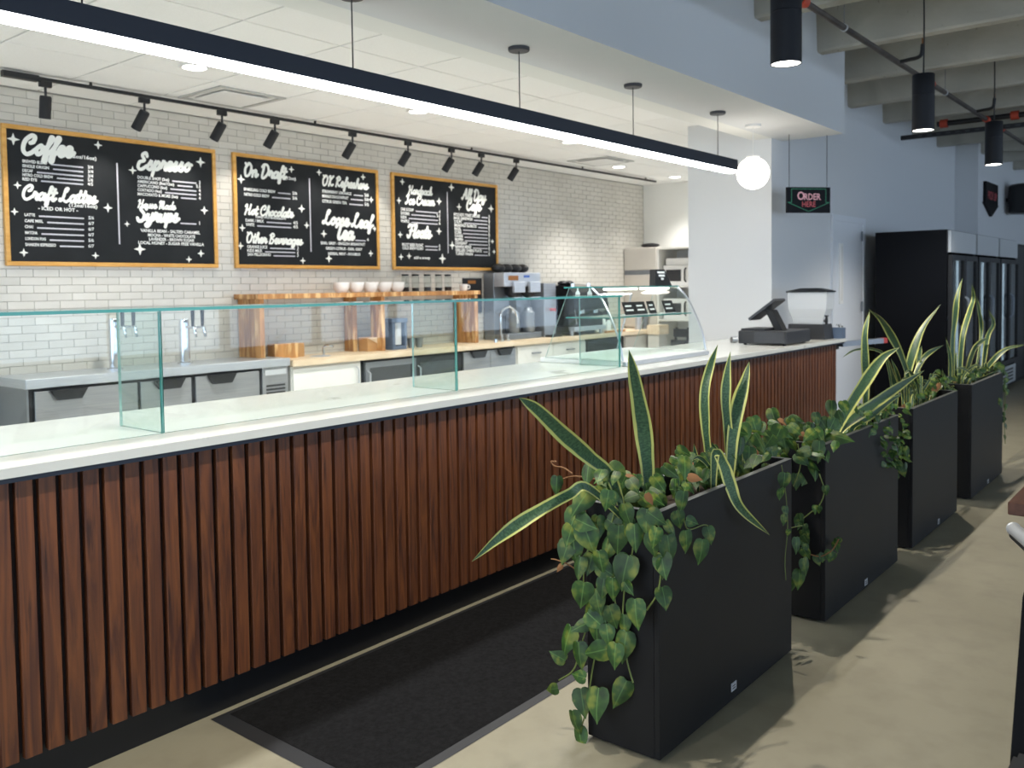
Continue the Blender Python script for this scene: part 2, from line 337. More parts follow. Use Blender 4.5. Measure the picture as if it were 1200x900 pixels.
# brush script for the chalk headings: strokes per letter, x-height 1, (advance, strokes)
A_ = [(.8, .85), (.45, 1), (.1, .55), (.28, .04), (.62, .25), (.82, .95)]
G = {
 'a': (1., [A_, [(.82, .95), (.76, .3), (.9, .03), (1.15, .35)]]),
 'b': (.95, [[(.05, .3), (.45, 1.5), (.4, 1.95), (.2, 1.5), (.18, .2), (.5, .02), (.85, .5), (.5, .95), (.25, .6)]]),
 'c': (.8, [[(.75, .8), (.45, 1), (.1, .55), (.3, .03), (.65, .1), (.95, .45)]]),
 'd': (1., [A_, [(1., 2), (.85, 1.1), (.76, .3), (.9, .03), (1.15, .35)]]),
 'e': (.78, [[(.1, .4), (.55, .55), (.6, .93), (.3, 1), (.1, .5), (.35, .02), (.65, .1), (.95, .45)]]),
 'f': (.7, [[(.05, .4), (.5, 1.3), (.7, 1.85), (.48, 1.95), (.36, 1.1), (.2, -.8), (.42, -.85), (.42, .1), (.85, .5)]]),
 'g': (1., [A_, [(.82, .95), (.72, -.4), (.4, -.95), (.15, -.6), (.6, -.05), (1.1, .35)]]),
 'h': (1., [[(.05, .3), (.5, 1.6), (.42, 2), (.25, 1.6), (.15, 0)], [(.18, .4), (.5, 1), (.75, .8), (.7, .2), (.85, .02), (1.1, .35)]]),
 'i': (.55, [[(.05, .4), (.25, 1), (.2, .2), (.35, .02), (.6, .35)], [(.34, 1.45), (.36, 1.5)]]),
 'k': (.95, [[(.05, .3), (.5, 1.6), (.42, 2), (.25, 1.6), (.15, 0)], [(.18, .5), (.6, 1), (.55, .6), (.25, .55), (.7, .03), (1., .35)]]),
 'l': (.55, [[(.05, .3), (.45, 1.6), (.38, 2), (.2, 1.5), (.2, .2), (.38, .02), (.65, .35)]]),
 'm': (1.4, [[(.05, .5), (.2, 1), (.15, 0)], [(.18, .5), (.45, 1), (.6, .8), (.55, 0)], [(.58, .5), (.9, 1), (1.1, .8), (1.05, .2), (1.2, .02), (1.45, .35)]]),
 'n': (1., [[(.05, .5), (.2, 1), (.15, 0)], [(.18, .5), (.5, 1), (.72, .8), (.68, .2), (.82, .02), (1.1, .35)]]),
 'o': (.85, [[(.5, 1), (.12, .6), (.3, .03), (.7, .35), (.6, .95), (.4, .95)], [(.6, .85), (.95, .8)]]),
 'p': (.95, [[(.05, .5), (.28, 1.05), (.12, -1)], [(.2, .5), (.55, 1), (.8, .55), (.5, .03), (.25, .2)], [(.6, .08), (1., .35)]]),
 'r': (.75, [[(.05, .4), (.25, 1.15), (.35, .85), (.62, .85), (.52, .3), (.65, .03), (.9, .35)]]),
 's': (.75, [[(.0, .3), (.4, 1.1), (.42, .7), (.65, .3), (.4, .0), (.1, .12)], [(.4, .02), (.85, .4)]]),
 't': (.65, [[(.4, 1.7), (.22, .3), (.38, .02), (.7, .35)], [(.02, 1.1), (.65, 1.2)]]),
 'u': (1., [[(.05, .5), (.2, 1), (.15, .2), (.4, .02), (.7, .5)], [(.78, 1), (.72, .2), (.88, .02), (1.1, .35)]]),
 'v': (.85, [[(.05, .7), (.2, 1), (.3, .05), (.7, .6), (.65, 1), (.95, .85)]]),
 'y': (1., [[(.05, .5), (.2, 1), (.18, .2), (.4, .05), (.7, .5)], [(.8, 1), (.65, -.5), (.35, -.95), (.15, -.6), (.6, -.05), (1.1, .35)]]),
 'A': (1.5, [[(.0, .2), (.2, 0), (.6, 1), (1., 2), (1.1, 1), (1.15, .1), (1.5, .35)], [(.4, .75), (1.2, .85)]]),
 'B': (1.3, [[(.4, 1.9), (.25, 0)], [(.1, 1.6), (.6, 2), (1., 1.6), (.5, 1.05), (1.05, .7), (.8, .05), (.2, .05)]]),
 'C': (1.35, [[(1.0, 1.3), (1.1, 1.8), (.75, 2), (.2, 1.4), (.15, .5), (.55, 0), (1., .15), (1.4, .55)], [(.75, 1.2), (1., 1.3)]]),
 'D': (1.5, [[(.4, 1.7), (.3, .05), (.8, .02), (1.3, .9), (1., 1.85), (.4, 2), (.05, 1.6)]]),
 'E': (1.25, [[(1., 1.6), (.8, 2), (.4, 1.7), (.75, 1.1), (.2, .85), (.15, .2), (.6, 0), (1.2, .45)]]),
 'F': (1.2, [[(.0, 1.6), (.2, 1.95), (.7, 1.85), (1.3, 1.95)], [(.7, 1.85), (.55, .4), (.2, 0), (.0, .3)], [(.4, 1.), (.95, 1.05)]]),
 'H': (1.5, [[(.05, 1.6), (.35, 2), (.4, 1), (.2, 0)], [(1.2, 2), (1.05, .8), (1.1, .05), (1.45, .35)], [(.3, .95), (1.1, 1.05)]]),
 'I': (.9, [[(.1, 1.6), (.4, 2), (.7, 1.9)], [(.5, 1.9), (.45, .5), (.1, .05), (.0, .3)]]),
 'K': (1.3, [[(.1, 1.7), (.4, 2), (.4, 1), (.25, 0)], [(1.1, 2), (.45, 1), (.9, .1), (1.3, .35)]]),
 'L': (1.35, [[(.75, 1.5), (.9, 1.95), (.6, 1.8), (.45, .6), (.1, .05), (.05, .35), (.5, .25), (.95, .0), (1.4, .4)]]),
 'M': (1.7, [[(.05, 1.6), (.35, 2), (.3, 0)], [(.35, 1.6), (.75, 2), (.8, .2)], [(.8, 1.4), (1.2, 2), (1.25, .2), (1.4, .02), (1.7, .35)]]),
 'O': (1.4, [[(.7, 2), (.15, 1.2), (.4, .05), (1., .3), (1.15, 1.4), (.7, 2), (.4, 1.7)], [(.05, 1.95), (.25, 1.7)]]),
 'R': (1.3, [[(.4, 1.9), (.2, 0)], [(.1, 1.6), (.6, 2), (1., 1.5), (.4, 1), (.9, .1), (1.25, .35)]]),
 'S': (1.2, [[(1., 1.6), (.7, 2), (.25, 1.6), (.85, .9), (.8, .15), (.3, .0), (.05, .4)], [(.5, 0), (1.2, .4)]]),
 'T': (1.2, [[(.0, 1.6), (.2, 1.95), (.7, 1.85), (1.3, 1.95)], [(.7, 1.85), (.55, .4), (.8, .03), (1.2, .4)]]),
 ' ': (.55, []),
}
def heading(mb, body, p0, p1, yv, pen=.2):
    """brush lettering from p0 to p1 (x,z) on the plane y=yv"""
    x = 0; segs = []
    for ch in body:
        adv, st = G[ch]
        for s_ in st: segs.append([(x+a+.22*b, b) for a, b in s_])
        x += adv
    tot = x+.1; dx = (p1[0]-p0[0])/tot; dz = (p1[1]-p0[1])/tot
    L_ = math.hypot(dx, dz)
    for k, s_ in enumerate(segs):
        P = [Vector((p0[0]+a*dx, yv-.00022*k, p0[1]+a*dz+(b if b > 0 else b*.7)*L_*.97)) for a, b in s_]
        P = [p+Vector((0, -6e-6*i, 0)) for i, p in enumerate(cr_spline(P, 5))]; r = pen*L_
        n = Vector((0, -1, 0)); Lf, Rt = [], []
        for i, p in enumerate(P):
            t = (P[min(i+1, len(P)-1)]-P[max(i-1, 0)]).normalized(); u = n.cross(t)*r
            Lf.append(mb.bm.verts.new(p+u)); Rt.append(mb.bm.verts.new(p-u))
        for i in range(len(P)-1): mb.face([Lf[i], Lf[i+1], Rt[i+1], Rt[i]])
        for p in (P[0], P[-1]): mb.poly([p+Vector((math.cos(t*math.pi/5)*r, -.0002, math.sin(t*math.pi/5)*r)) for t in range(10)])

# ================================================================== SETTING
bx('floor', 'floor', -8, 27, -9, 12, -.1, 0, label='polished tan concrete floor with mottled stains', cat='floor', kind='structure')
CZ, WY = 3.26, 7.6          # bar ceiling, tiled wall
BZ_, DZ = 3.035, 4.18        # dropped border over the counter, concrete deck
# white tiled back wall ------------------------------------------------
wall = bx('wall_back', 'grout', -8, 12.95, WY, WY+.12, 0, 3.4, label='back wall clad in glossy white subway tiles behind the menu boards', cat='wall', kind='structure')
bw, bh = .2052, .0655
one = MB().box(-bw/2+.0016, bw/2-.0016, -.006, .004, -bh/2+.0016, bh/2-.0016, .0015)
brick_me = meshof(one, 'brick', 'tile')
BO = [(2.93, 4.85), (5.03, 6.94), (7.13, 9.05)]
cells = []
for r in range(51):
    z = CZ-.012-bh*(r+.5)
    for c in range(-28, 53):
        x = 3.06+bw*(c+(.5 if r % 2 else 0))
        if -3 < x-.1 and x-bw/2 < 12.8: cells.append((x, z))
vis = [(x, z) for x, z in cells if x > 2.95 and z > .97 and not any(a+.1 < x < b-.1 and 1.86 < z < 2.93 for a, b in BO)]
vis.sort(key=lambda q: (q[0]**2+WY**2)); pick = set(vis[:300])
for q in cells:
    if q in pick: put(brick_me, 'tile', wall, (q[0], WY, q[1]))
mb = MB()
for q in cells:
    if q not in pick:
        x, z = q; h = bh/2-.0016; w2 = bw/2-.0016; xr = min(x+w2, 12.838); y0, y1, e = WY-.006, WY+.004, .0012
        fr = [(x-w2+e, y0, z-h+e), (xr-e, y0, z-h+e), (xr-e, y0, z+h-e), (x-w2+e, y0, z+h-e)]
        bk = [(x-w2, y1, z-h), (xr, y1, z-h), (xr, y1, z+h), (x-w2, y1, z+h)]
        F = [mb.bm.verts.new(p) for p in fr]; K = [mb.bm.verts.new(p) for p in bk]; mb.face(F)
        for i in range(4): mb.face([F[i], K[i], K[(i+1) % 4], F[(i+1) % 4]])
mb.obj('tile_field', 'brick', wall, kind='stuff')
bx('floor_bounce', 'bounce_floor', -5, 12.84, 3.87, 7.0, .0005, .004, label='unseen pale floor strip added behind the counter to bounce light up', cat='floor', kind='structure')  # invented pale surface, bounces light up to the bar ceiling
bx('wall_side', 'paint_white', 12.84, 12.95, 5.1, WY, 0, CZ+.1, label='plain white side wall at the end of the tiled wall', cat='wall', kind='structure')
bx('wall_column', 'paint_front', 8.43, 11.2, 3.54, 4.45, 0, 4.2, label='wide pale wall pier behind the counter end beside the hanging globe', cat='wall', kind='structure')
bx('wall_right', 'paint_front', 11.2, 15.83, 3.54, 3.72, 0, 4.2, label='bluish white wall running behind the tall black fridges', cat='wall', kind='structure')
bx('wall_pier', 'paint_front', 15.83, 21, 3.2, 3.72, 0, 4.2, label='projecting pale wall section beyond the fridges', cat='wall', kind='structure')
bx('wall_end', 'paint_front', 21, 21.15, -9, 3.72, 0, 4.2, label='far end wall of the shop', cat='wall', kind='structure')
bx('wall_soffit', 'paint_front', -3, 8.69, 2.92, 3.54, BZ_, 4.2, label='deep painted soffit above the counter', cat='wall', kind='structure')
# ceiling over the bar ---------------------------------------------------
ceil = thing('ceiling', (5, 5.5, CZ), 'white lay-in tile ceiling over the bar area', 'ceiling', kind='structure')
bx('border', 'paint_white', -3, 8.43, 3.54, 3.74, BZ_, CZ+.05, ceil)
bx('backing', 'ceil_gap', -3, 12.84, 3.74, WY, CZ+.012, CZ+.06, ceil)
ys = [3.74, 3.97, 4.74, 5.51, 6.28, 7.05, WY]; xs = [5.55+.765*k for k in range(-12, 10)]
xs = [-3]+[x for x in xs if -2.8 < x < 12.6]+[12.84]; cache = {}
for i in range(len(xs)-1):
    for j in range(6):
        w, h = round(xs[i+1]-xs[i], 4), round(ys[j+1]-ys[j], 4)
        if (w, h) not in cache: cache[(w, h)] = meshof(MB().box(-w/2+.006, w/2-.006, -h/2+.006, h/2-.006, 0, .02, .003), 'ceil_tile', 'tile')
        put(cache[(w, h)], 'ceiling_tile', ceil, ((xs[i]+xs[i+1])/2, (ys[j]+ys[j+1])/2, CZ))
# concrete deck with stems -------------------------------------------------
deck = bx('ceiling_deck', 'concrete', -8, 22, -9, 3.72, DZ, DZ+.15, label='raw grey concrete deck with deep downstand ribs', cat='ceiling', kind='structure')
pr = [(-.11, 0), (-.07, -.495), (-.057, -.513), (.057, -.513), (.07, -.495), (.11, 0)]
bm_ = MB().prism([(a, -9, b) for a, b in pr], (0, 12.54, 0)); beam_me = meshof(bm_, 'concrete', 'beam')
for k in range(-7, 11):
    x = 6.695+1.341*k; put(beam_me, 'concrete_rib', deck, (x, 0, DZ))
# shop front (behind the camera): low sill, posts and head; daylight enters between them
wf = bx('wall_front', 'paint_front', -8, 21, -9, -8.85, 0, .5, label='low sill wall of the glazed shop front', cat='wall', kind='structure')
bx('head', 'paint_front', -8, 21, -9, -8.85, 3.6, 4.18, wf)
for k in range(14): bx('mullion', 'black', -8+k*2.22, -7.86+k*2.22, -9, -8.85, .5, 3.6, wf)
for zz in (1.5, 2.8): bx('transom', 'black', -8, 21, -8.97, -8.88, zz, zz+.07, wf)
wl = bx('wall_street', 'paint_front', -8.15, -8, -9, 7.72, 0, .5, label='low sill wall of the side shop front', cat='wall', kind='structure')
for k in range(7): bx('mullion', 'black', -8.15, -8, -8.6+k*2.4, -8.46+k*2.4, .5, 4.18, wl)
# door with narrow vision slot -------------------------------------------------
dr = bx('door_1', 'door_paint', 10.155, 11.16, 3.525, 3.54, 0, 2.318, label='pale painted service door with a narrow upright glass slot', cat='door', kind='structure')
mb = MB(); mb.box(10.085, 10.155, 3.512, 3.54, 0, 2.388); mb.box(11.16, 11.23, 3.512, 3.54, 0, 2.388); mb.box(10.155, 11.16, 3.512, 3.54, 2.318, 2.388); mb.obj('door_frame', 'door_paint', dr)
a = AY(985, 285, 3.525); b = AY(985, 356, 3.525)
bx('slot_frame', 'white_plastic', a.x-.06, a.x+.06, 3.512, 3.525, b.z, a.z, dr); bx('slot_glass', 'white_ceramic', a.x-.026, a.x+.026, 3.508, 3.5125, b.z+.035, a.z-.035, dr)
for py in (277, 359):
    h = AY(1010, py, 3.51); bx('hinge', 'hinge_grey', h.x-.022, h.x+.022, 3.502, 3.5115, h.z-.06, h.z+.06, dr)

# ================================================================== LIGHTS
led = thing('linear_pendant_lamp', (3, 3.34, 2.55), 'long dark linear pendant lamp glowing white underneath above the counter', 'lamp')
MB().prism([(-2.4, 3.278, 2.571), (-2.4, 3.278, 2.66), (-2.4, 3.40, 2.66), (-2.4, 3.40, 2.571)], (9.50, 0, 0)).obj('housing', 'navy', led)
mb = MB().prism([(-2.39, 3.283, 2.5705), (-2.39, 3.295, 2.556), (-2.39, 3.34, 2.551), (-2.39, 3.383, 2.556), (-2.39, 3.395, 2.5705)], (9.485, 0, 0)).obj('diffuser', 'led_white', led)
for x in (-2.2, -.95, .3, 1.6, 2.91, 4.21, 5.51, 6.85):
    MB().cyl((x, 3.34, 2.66), (x, 3.34, 3.015), .0035, seg=6).obj('suspension_wire', 'charcoal', led)
    MB().lathe([(.0, 3.012), (.06, 3.013), (.065, 3.02), (.065, BZ_-.0002)], (x, 3.34, 0), 24).obj('canopy', 'grey_dark', led, smooth=True)
# globe
g = AY(882.5, 203, 3.373); gz = g.z
gl = thing('globe_pendant', (g.x, 3.373, gz-.145), 'glowing white glass globe pendant hanging beside the linear lamp', 'lamp')
MB().sphere((g.x, 3.373, gz), .143, 32).obj('globe', 'globe', gl, smooth=True)
MB().lathe([(.0, gz+.135), (.06, gz+.135), (.06, gz+.152), (.017, gz+.156)], (g.x, 3.373, 0)).obj('cap', 'white_plastic', gl, smooth=True)
MB().cyl((g.x, 3.373, gz+.152), (g.x, 3.373, 3.015), .0035, seg=6).obj('cord', 'white_plastic', gl)
MB().lathe([(.0, 3.012), (.07, 3.014), (.074, BZ_-.0002)], (g.x, 3.373, 0), 24).obj('canopy', 'white_plastic', gl, smooth=True)
# recessed downlights
for i, (px, py) in enumerate([(228, 78), (490, 130), (668, 166), (725, 195), (791, 207), (0, 0), (0, 0)]):
    p = AZ(px, py, CZ) if i < 5 else Vector((1.4 if i == 5 else -.9, 5.93, CZ))  # last two are added out of view to brighten the bar ceiling
    d = thing('downlight', (p.x, p.y, CZ-.012), ['round recessed downlight above the first menu board', 'round recessed downlight half hidden by the linear lamp', 'round recessed downlight just under the linear lamp near the ceiling diffuser',
              'round recessed downlight in front of the far end of the track', 'farthest round recessed downlight beside the pale wall pier', 'recessed downlight added out of view left of the first menu board to lift the ceiling', 'recessed downlight added out of view at the left end of the bar to lift the ceiling'][i], 'lamp', 'recessed downlights in the bar ceiling')
    MB().lathe([(.085, -.001), (.11, -.001), (.115, -.004), (.108, -.012), (.088, -.012), (.085, -.001)], (p.x, p.y, CZ)).obj('trim_ring', 'white_plastic', d, smooth=True)
    MB().lathe([(.0, -.004), (.085, -.004)], (p.x, p.y, CZ)).obj('lens', 'lamp_disc', d)
    lamp('downlight_beam', 'SPOT', d, (p.x, p.y, CZ-.03), P_DOWN*(4 if i < 4 else 2 if i == 4 else .7), (1, .97, .93), spot_size=2.0, spot_blend=1.0, shadow_soft_size=.08)
# air diffusers
for i, (x, y) in enumerate([(4.45, 6.66), (9.9, 6.5)]):
    v = thing('air_diffuser', (x, y, CZ-.02), ['square ceiling air diffuser above the first menu board', 'square ceiling air diffuser past the last menu board'][i], 'vent', 'ceiling air diffusers')
    mb = MB()
    for a in (-1, 1):
        mb.box(x+a*.3-.02, x+a*.3+.02, y-.32, y+.32, CZ-.012, CZ-.0005); mb.box(x-.28, x+.28, y+a*.3-.02, y+a*.3+.02, CZ-.012, CZ-.0005)
    mb.obj('frame', 'vent_grey', v)
    MB().box(x-.23, x+.23, y-.23, y+.23, CZ-.02, CZ-.014).obj('plate', 'white_plastic', v)
# track with spotlights
tr = thing('lighting_track', (7.4, 7, 3.2), 'long black lighting track under the ceiling above the menu boards', 'track')
bx('rail', 'black', 2.77, 12.2, 6.985, 7.015, 3.21, 3.235, tr)
for x in (3.4, 5.6, 7.9, 10.2, 11.9): MB().cyl((x, 7, 3.235), (x, 7, 3.2599), .012, seg=8).obj('ceiling_clip', 'black', tr)
bx('feed_box', 'black', 2.75, 3., 6.972, 7.028, 3.197, 3.24, tr)
SP = [53, 169, 260, 322, 413, 478, 529, 564, 605]
SY = [100, 117, 132, 142, 157, 167, 175, 181, 189]
for i, (px, py) in enumerate(zip(SP, SY)):
    x = AY(px, py, 7.0).x
    t = thing('track_spotlight', (x, 7, 2.96), 'small black cylinder spotlight, %s from the left on the track%s' % (ORD[i], ', pointing straight down' if i == 0 else ''), 'spotlight', 'spotlights on the track')
    bx('adapter', 'black', x-.045, x+.045, 6.982, 7.018, 3.165, 3.21, t, .004)
    MB().cyl((x, 7, 3.165), (x, 7, 3.09), .010, seg=8).obj('stem', 'charcoal', t)
    ax = Vector((0, .16, -1)) if i == 0 else Vector((-.28, .62, -1)); ax.normalize(); c = Vector((x, 7, 3.09))
    top = c-ax*.01; end = top+ax*.17
    mb = MB(); mb.cyl(top, top+ax*.012, .038, .042, 20); mb.cyl(top+ax*.012, end, .042, seg=20, caps=False); mb.obj('barrel', 'black_matte', t, smooth=True)
    MB().cyl(end-ax*.05, end-ax*.048, .038, seg=16).obj('lens', 'spot_disc', t)
    aim = Vector((-.1, .8, -1)) if i else Vector((0, .5, -1))
    lamp('spot_beam', 'SPOT', t, end+ax*.01, P_SPOT, (1, .95, .88), aim=aim, spot_size=1.2, spot_blend=.8, shadow_soft_size=.03)
# black cylinder pendants over the planters
for i, (x, y) in enumerate([(2.05, 1.9), (-.6, 1.9), (4.72, 1.9), (7.5, 1.91), (10.2, 1.92), (13.0, 1.92)]):  # second entry is an added unseen pendant that brightens the left floor
    zb = 2.79
    lab = ['black cylinder pendant near the camera out of view', 'black cylinder pendant added behind the camera out of view to brighten the floor', 'large black cylinder pendant cut by the top edge, nearest of the row', 'black cylinder pendant, middle of the three in view', 'small black cylinder pendant, farthest of the three in view', 'black cylinder pendant at the far end hidden behind others'][i]
    if i == 5: continue
    t = thing('cylinder_pendant', (x, y, zb), lab, 'lamp', 'black cylinder pendants over the planters')
    MB().lathe([(.0, .02), (.076, .02), (.076, .0), (.082, 0), (.082, .272), (.079, .274), (.079, .278), (.082, .28), (.082, .43), (.079, .435), (.0, .435)], (x, y, zb), 32).obj('housing', 'pendant_black', t, smooth=True)
    MB().lathe([(.0, .006), (.076, .006)], (x, y, zb), 32).obj('lens', 'lamp_disc', t)
    MB().tube([(x, y, zb+.43), (x+.01, y, zb+.8), (x-.005, y, 3.9), (x, y, DZ)], .006, 6).obj('cord', 'black', t)
    lamp('pendant_beam', 'SPOT', t, (x, y, zb-.01), P_PEND, (1, .93, .82), spot_size=2.3, spot_blend=.7, shadow_soft_size=.022)

# ================================================================== FRONT COUNTER
ct = thing('service_counter', (3.9, 3.4, 0), 'long service counter faced with dark brown vertical wood slats under a white stone top', 'counter')
MB().prism([(-1, 2.9, 1.038), (8.7, 2.9, 1.038), (8.7, 3.53, 1.038), (8.42, 3.53, 1.038), (8.42, 3.86, 1.038), (-1, 3.86, 1.038)], (0, 0, .032)).obj('stone_top', 'marble', ct)
bx('top_trim', 'navy', -1, 8.4, 2.905, 3.84, 1.022, 1.038, ct)
bx('slat_backing', 'slat_back', -1, 8.56, 2.962, 2.975, .145, 1.022, ct)
bx('carcass', 'cabinet_white', -1, 8.4, 2.985, 3.8, .0, 1.022, ct)
bx('end_trim', 'navy', 8.4, 8.68, 2.905, 3.52, 1.022, 1.038, ct)
bx('end_carcass', 'cabinet_white', 8.4, 8.5, 2.985, 3.5, 0, 1.022, ct)
bx('toe_kick', 'black_kick', -1, 8.5, 2.9755, 2.985, 0, .16, ct)
bx('end_panel', 'black_kick', 8.5, 8.53, 2.975, 3.5, 0, 1.022, ct)
slat_me = meshof(MB().box(0, .052, 0, .024, 0, .892, .0015), 'slat', 'slat')
k = 0
while True:
    x = 1.146+.0705*(k-29)
    if x > 8.53: break
    put(slat_me, 'slat', ct, (x, 2.938, .13)); k += 1
# glass guard
gd = thing('glass_guard', (2.5, 3.13, 1.07), 'clear glass counter screen with teal green edges standing on the white counter top', 'glass screen')
xsn = [-.6, 1.752, 3.388, 4.975]
for i in range(3):
    mb = MB(); pane(mb, xsn[i]+(.002 if i else 0), xsn[i+1]-.002, 3.124, 3.136, 1.07, 1.531); mb.obj('front_pane', ['clear', 'glass_edge'], gd)
for x in xsn[1:]:
    mb = MB(); pane(mb, x-.006, x+.006, 3.1362, 3.45, 1.07, 1.529); mb.bm.normal_update()
    for f in mb.bm.faces:
        if f.calc_center_median().y > 3.449: f.material_index = 2
    mb.obj('divider_pane', ['clear_tint', 'glass_edge', 'glass_edge_light'], gd)
mb = MB(); pane(mb, xsn[0], xsn[3]+.006, 3.112, 3.455, 1.5312, 1.5432); mb.obj('top_pane', ['clear', 'glass_edge'], gd)
# curved pastry case
pc = thing('pastry_case', (5.75, 3.5, 1.07), 'curved glass pastry display case standing on the counter top', 'display case')
X0, X1 = 5.005, 6.2
bx('base', 'white_plastic', X0, X1, 3.13, 3.82, 1.07, 1.105, pc, .006)
bx('front_sill', 'steel', X0, X1, 3.1, 3.13, 1.07, 1.1, pc, .004)
prof = cr_spline([(0, 3.135, 1.105), (0, 3.165, 1.25), (0, 3.235, 1.41), (0, 3.30, 1.52), (0, 3.375, 1.592)], 5)
mb = MB(); a = [mb.bm.verts.new((X0+.012, p.y, p.z)) for p in prof]; b = [mb.bm.verts.new((X1-.012, p.y, p.z)) for p in prof]
for i in range(len(a)-1): mb.face([a[i], a[i+1], b[i+1], b[i]])
mb.obj('curved_front', 'clear', pc, smooth=True)
for x in (X0, X1-.008):
    pts = [(x, p.y, p.z) for p in prof]+[(x, 3.56, 1.592), (x, 3.77, 1.105)]
    mb = MB(); mb.prism(pts, (.008, 0, 0))
    for f in mb.bm.faces: f.material_index = 0 if abs(f.normal.x) > .9 or f.calc_area() > .05 else 1
    mb.bm.normal_update()
    for f in mb.bm.faces: f.material_index = 0 if abs(f.normal.x) > .9 else 1
    mb.obj('side_pane', ['clear', 'glass_edge_light'], pc)
    MB().tube([(x+.004, p.y-.006, p.z) for p in prof], .008, 6, spline=False).obj('side_trim', 'steel', pc, smooth=True)
mb = MB(); pane(mb, X0-.002, X1+.01, 3.36, 3.6, 1.593, 1.602); mb.obj('top_pane', ['clear_tint', 'glass_edge'], pc)
mb = MB(); pane(mb, X0+.02, X1-.02, 3.24, 3.6, 1.385, 1.393); mb.obj('glass_shelf', ['clear_tint', 'glass_edge'], pc)
bx('light_bar', 'case_led', X0+.25, X1-.55, 3.40, 3.44, 1.575, 1.59, pc); bx('light_bar', 'case_led', X1-.45, X1-.08, 3.40, 3.44, 1.575, 1.59, pc)
for y in (3.40, 3.53): MB().cyl((X0+.004, y, 1.602), (X0+.004, y, 1.625), .014, seg=12).obj('top_knob', 'chrome', pc, smooth=True)
for y, x in ((3.42, X0+.05), (3.52, X0+.05)): MB().lathe([(.016, 1.545), (.016, 1.56), (.006, 1.575), (.006, 1.593)], (x, y, 0), 12).obj('hanger', 'white_plastic', pc, smooth=True)
mb = MB(); mb.tube([(X1-.3, 3.74, 1.11), (X1-.3, 3.6, 1.55)], .006, 6, False); mb.obj('rear_strut', 'steel', pc)
# price cards on the glass shelf
for i, px in enumerate((738, 751, 764, 784)):
    p = AY(px, 364-i*.7, 3.36); z0 = 1.393
    c = thing('price_card', (p.x, 3.36, z0), ['black price card on the shelf of the pastry case, nearest the glass screen', 'black price card, second along the shelf of the pastry case', 'small square black price card, third along the pastry case shelf', 'black price card at the far end of the pastry case shelf'][i], 'card', 'price cards in the pastry case')
    w = .075 if i != 2 else .05; R = math.radians(-38)
    MB().prism([(p.x-w, 3.345, z0+.002), (p.x+w, 3.345, z0+.002), (p.x+w, 3.378, z0+.095), (p.x-w, 3.378, z0+.095)], (0, .004, -.001)).obj('card', 'black', c)
    mb = MB()
    for r in range(2):
        zz = .03+.03*r; yy = 3.344+.033*zz/.095
        mb.prism([(p.x-w*.7, yy, z0+zz), (p.x+w*(.6-.2*r), yy, z0+zz), (p.x+w*(.6-.2*r), yy+.003, z0+zz+.012), (p.x-w*.7, yy+.003, z0+zz+.012)], (0, -.0012, 0))
    mb.obj('lettering', 'chalk', c)
    bx('foot', 'white_plastic', p.x-w, p.x+w, 3.345, 3.40, z0+.0002, z0+.004, c)
# trapezoid black sign on top of the case
p = AY(771, 334, 3.45); z0 = 1.6022
ts = thing('tent_sign', (p.x, 3.45, z0), 'small black tent sign standing on top of the pastry case', 'sign')
MB().prism([(p.x-.13, 3.40, z0), (p.x+.13, 3.40, z0), (p.x+.07, 3.43, z0+.125), (p.x-.07, 3.43, z0+.125)], (0, .05, 0)).obj('board', 'black', ts)
mb = MB()
for r, w in enumerate((.055, .045, .02)):
    zz = .095-.025*r; yy = 3.40+.03*zz/.125-.0015; mb.prism([(p.x-w, yy, z0+zz), (p.x+w, yy, z0+zz), (p.x+w, yy+.004, z0+zz+.016), (p.x-w, yy+.004, z0+zz+.016)], (0, -.001, 0))
mb.obj('lettering', 'chalk', ts)
# point-of-sale terminal
po = thing('cash_register', (7.6, 3.2, 1.07), 'dark grey cash register with a tilted touchscreen on the counter top', 'register')
bx('drawer', 'charcoal', 7.36, 7.92, 2.96, 3.40, 1.083, 1.195, po, .006)
mb = MB(); mb.box(7.357, 7.3605, 2.98, 3.25, 1.095, 1.185); mb.obj('drawer_front', 'grey_dark', po)
for x in (7.42, 7.86):
    for y in (3.0, 3.36): MB().cyl((x, y, 1.07), (x, y, 1.084), .015, seg=10).obj('foot', 'black', po)
MB().prism([(7.40, 3.17, 1.195), (7.75, 3.17, 1.195), (7.75, 3.39, 1.195), (7.40, 3.39, 1.195)], (0, 0, .018)).obj('printer_lid', 'charcoal', po)
MB().prism([(7.55, 3.14, 1.195), (7.55, 3.07, 1.195), (7.55, 3.165, 1.375), (7.55, 3.235, 1.375)], (.11, 0, 0)).obj('stand_arm', 'black', po)
MB().prism([(7.5, 3.37, 1.30), (7.74, 3.37, 1.30), (7.74, 3.13, 1.475), (7.5, 3.13, 1.475)], (0, -.012, -.02)).obj('screen', 'grey_dark', po)
MB().cyl((7.35, 3.41, 1.115), (7.31, 3.44, 1.115), .028, seg=14).obj('lock_knob', 'steel_dark', po, smooth=True)
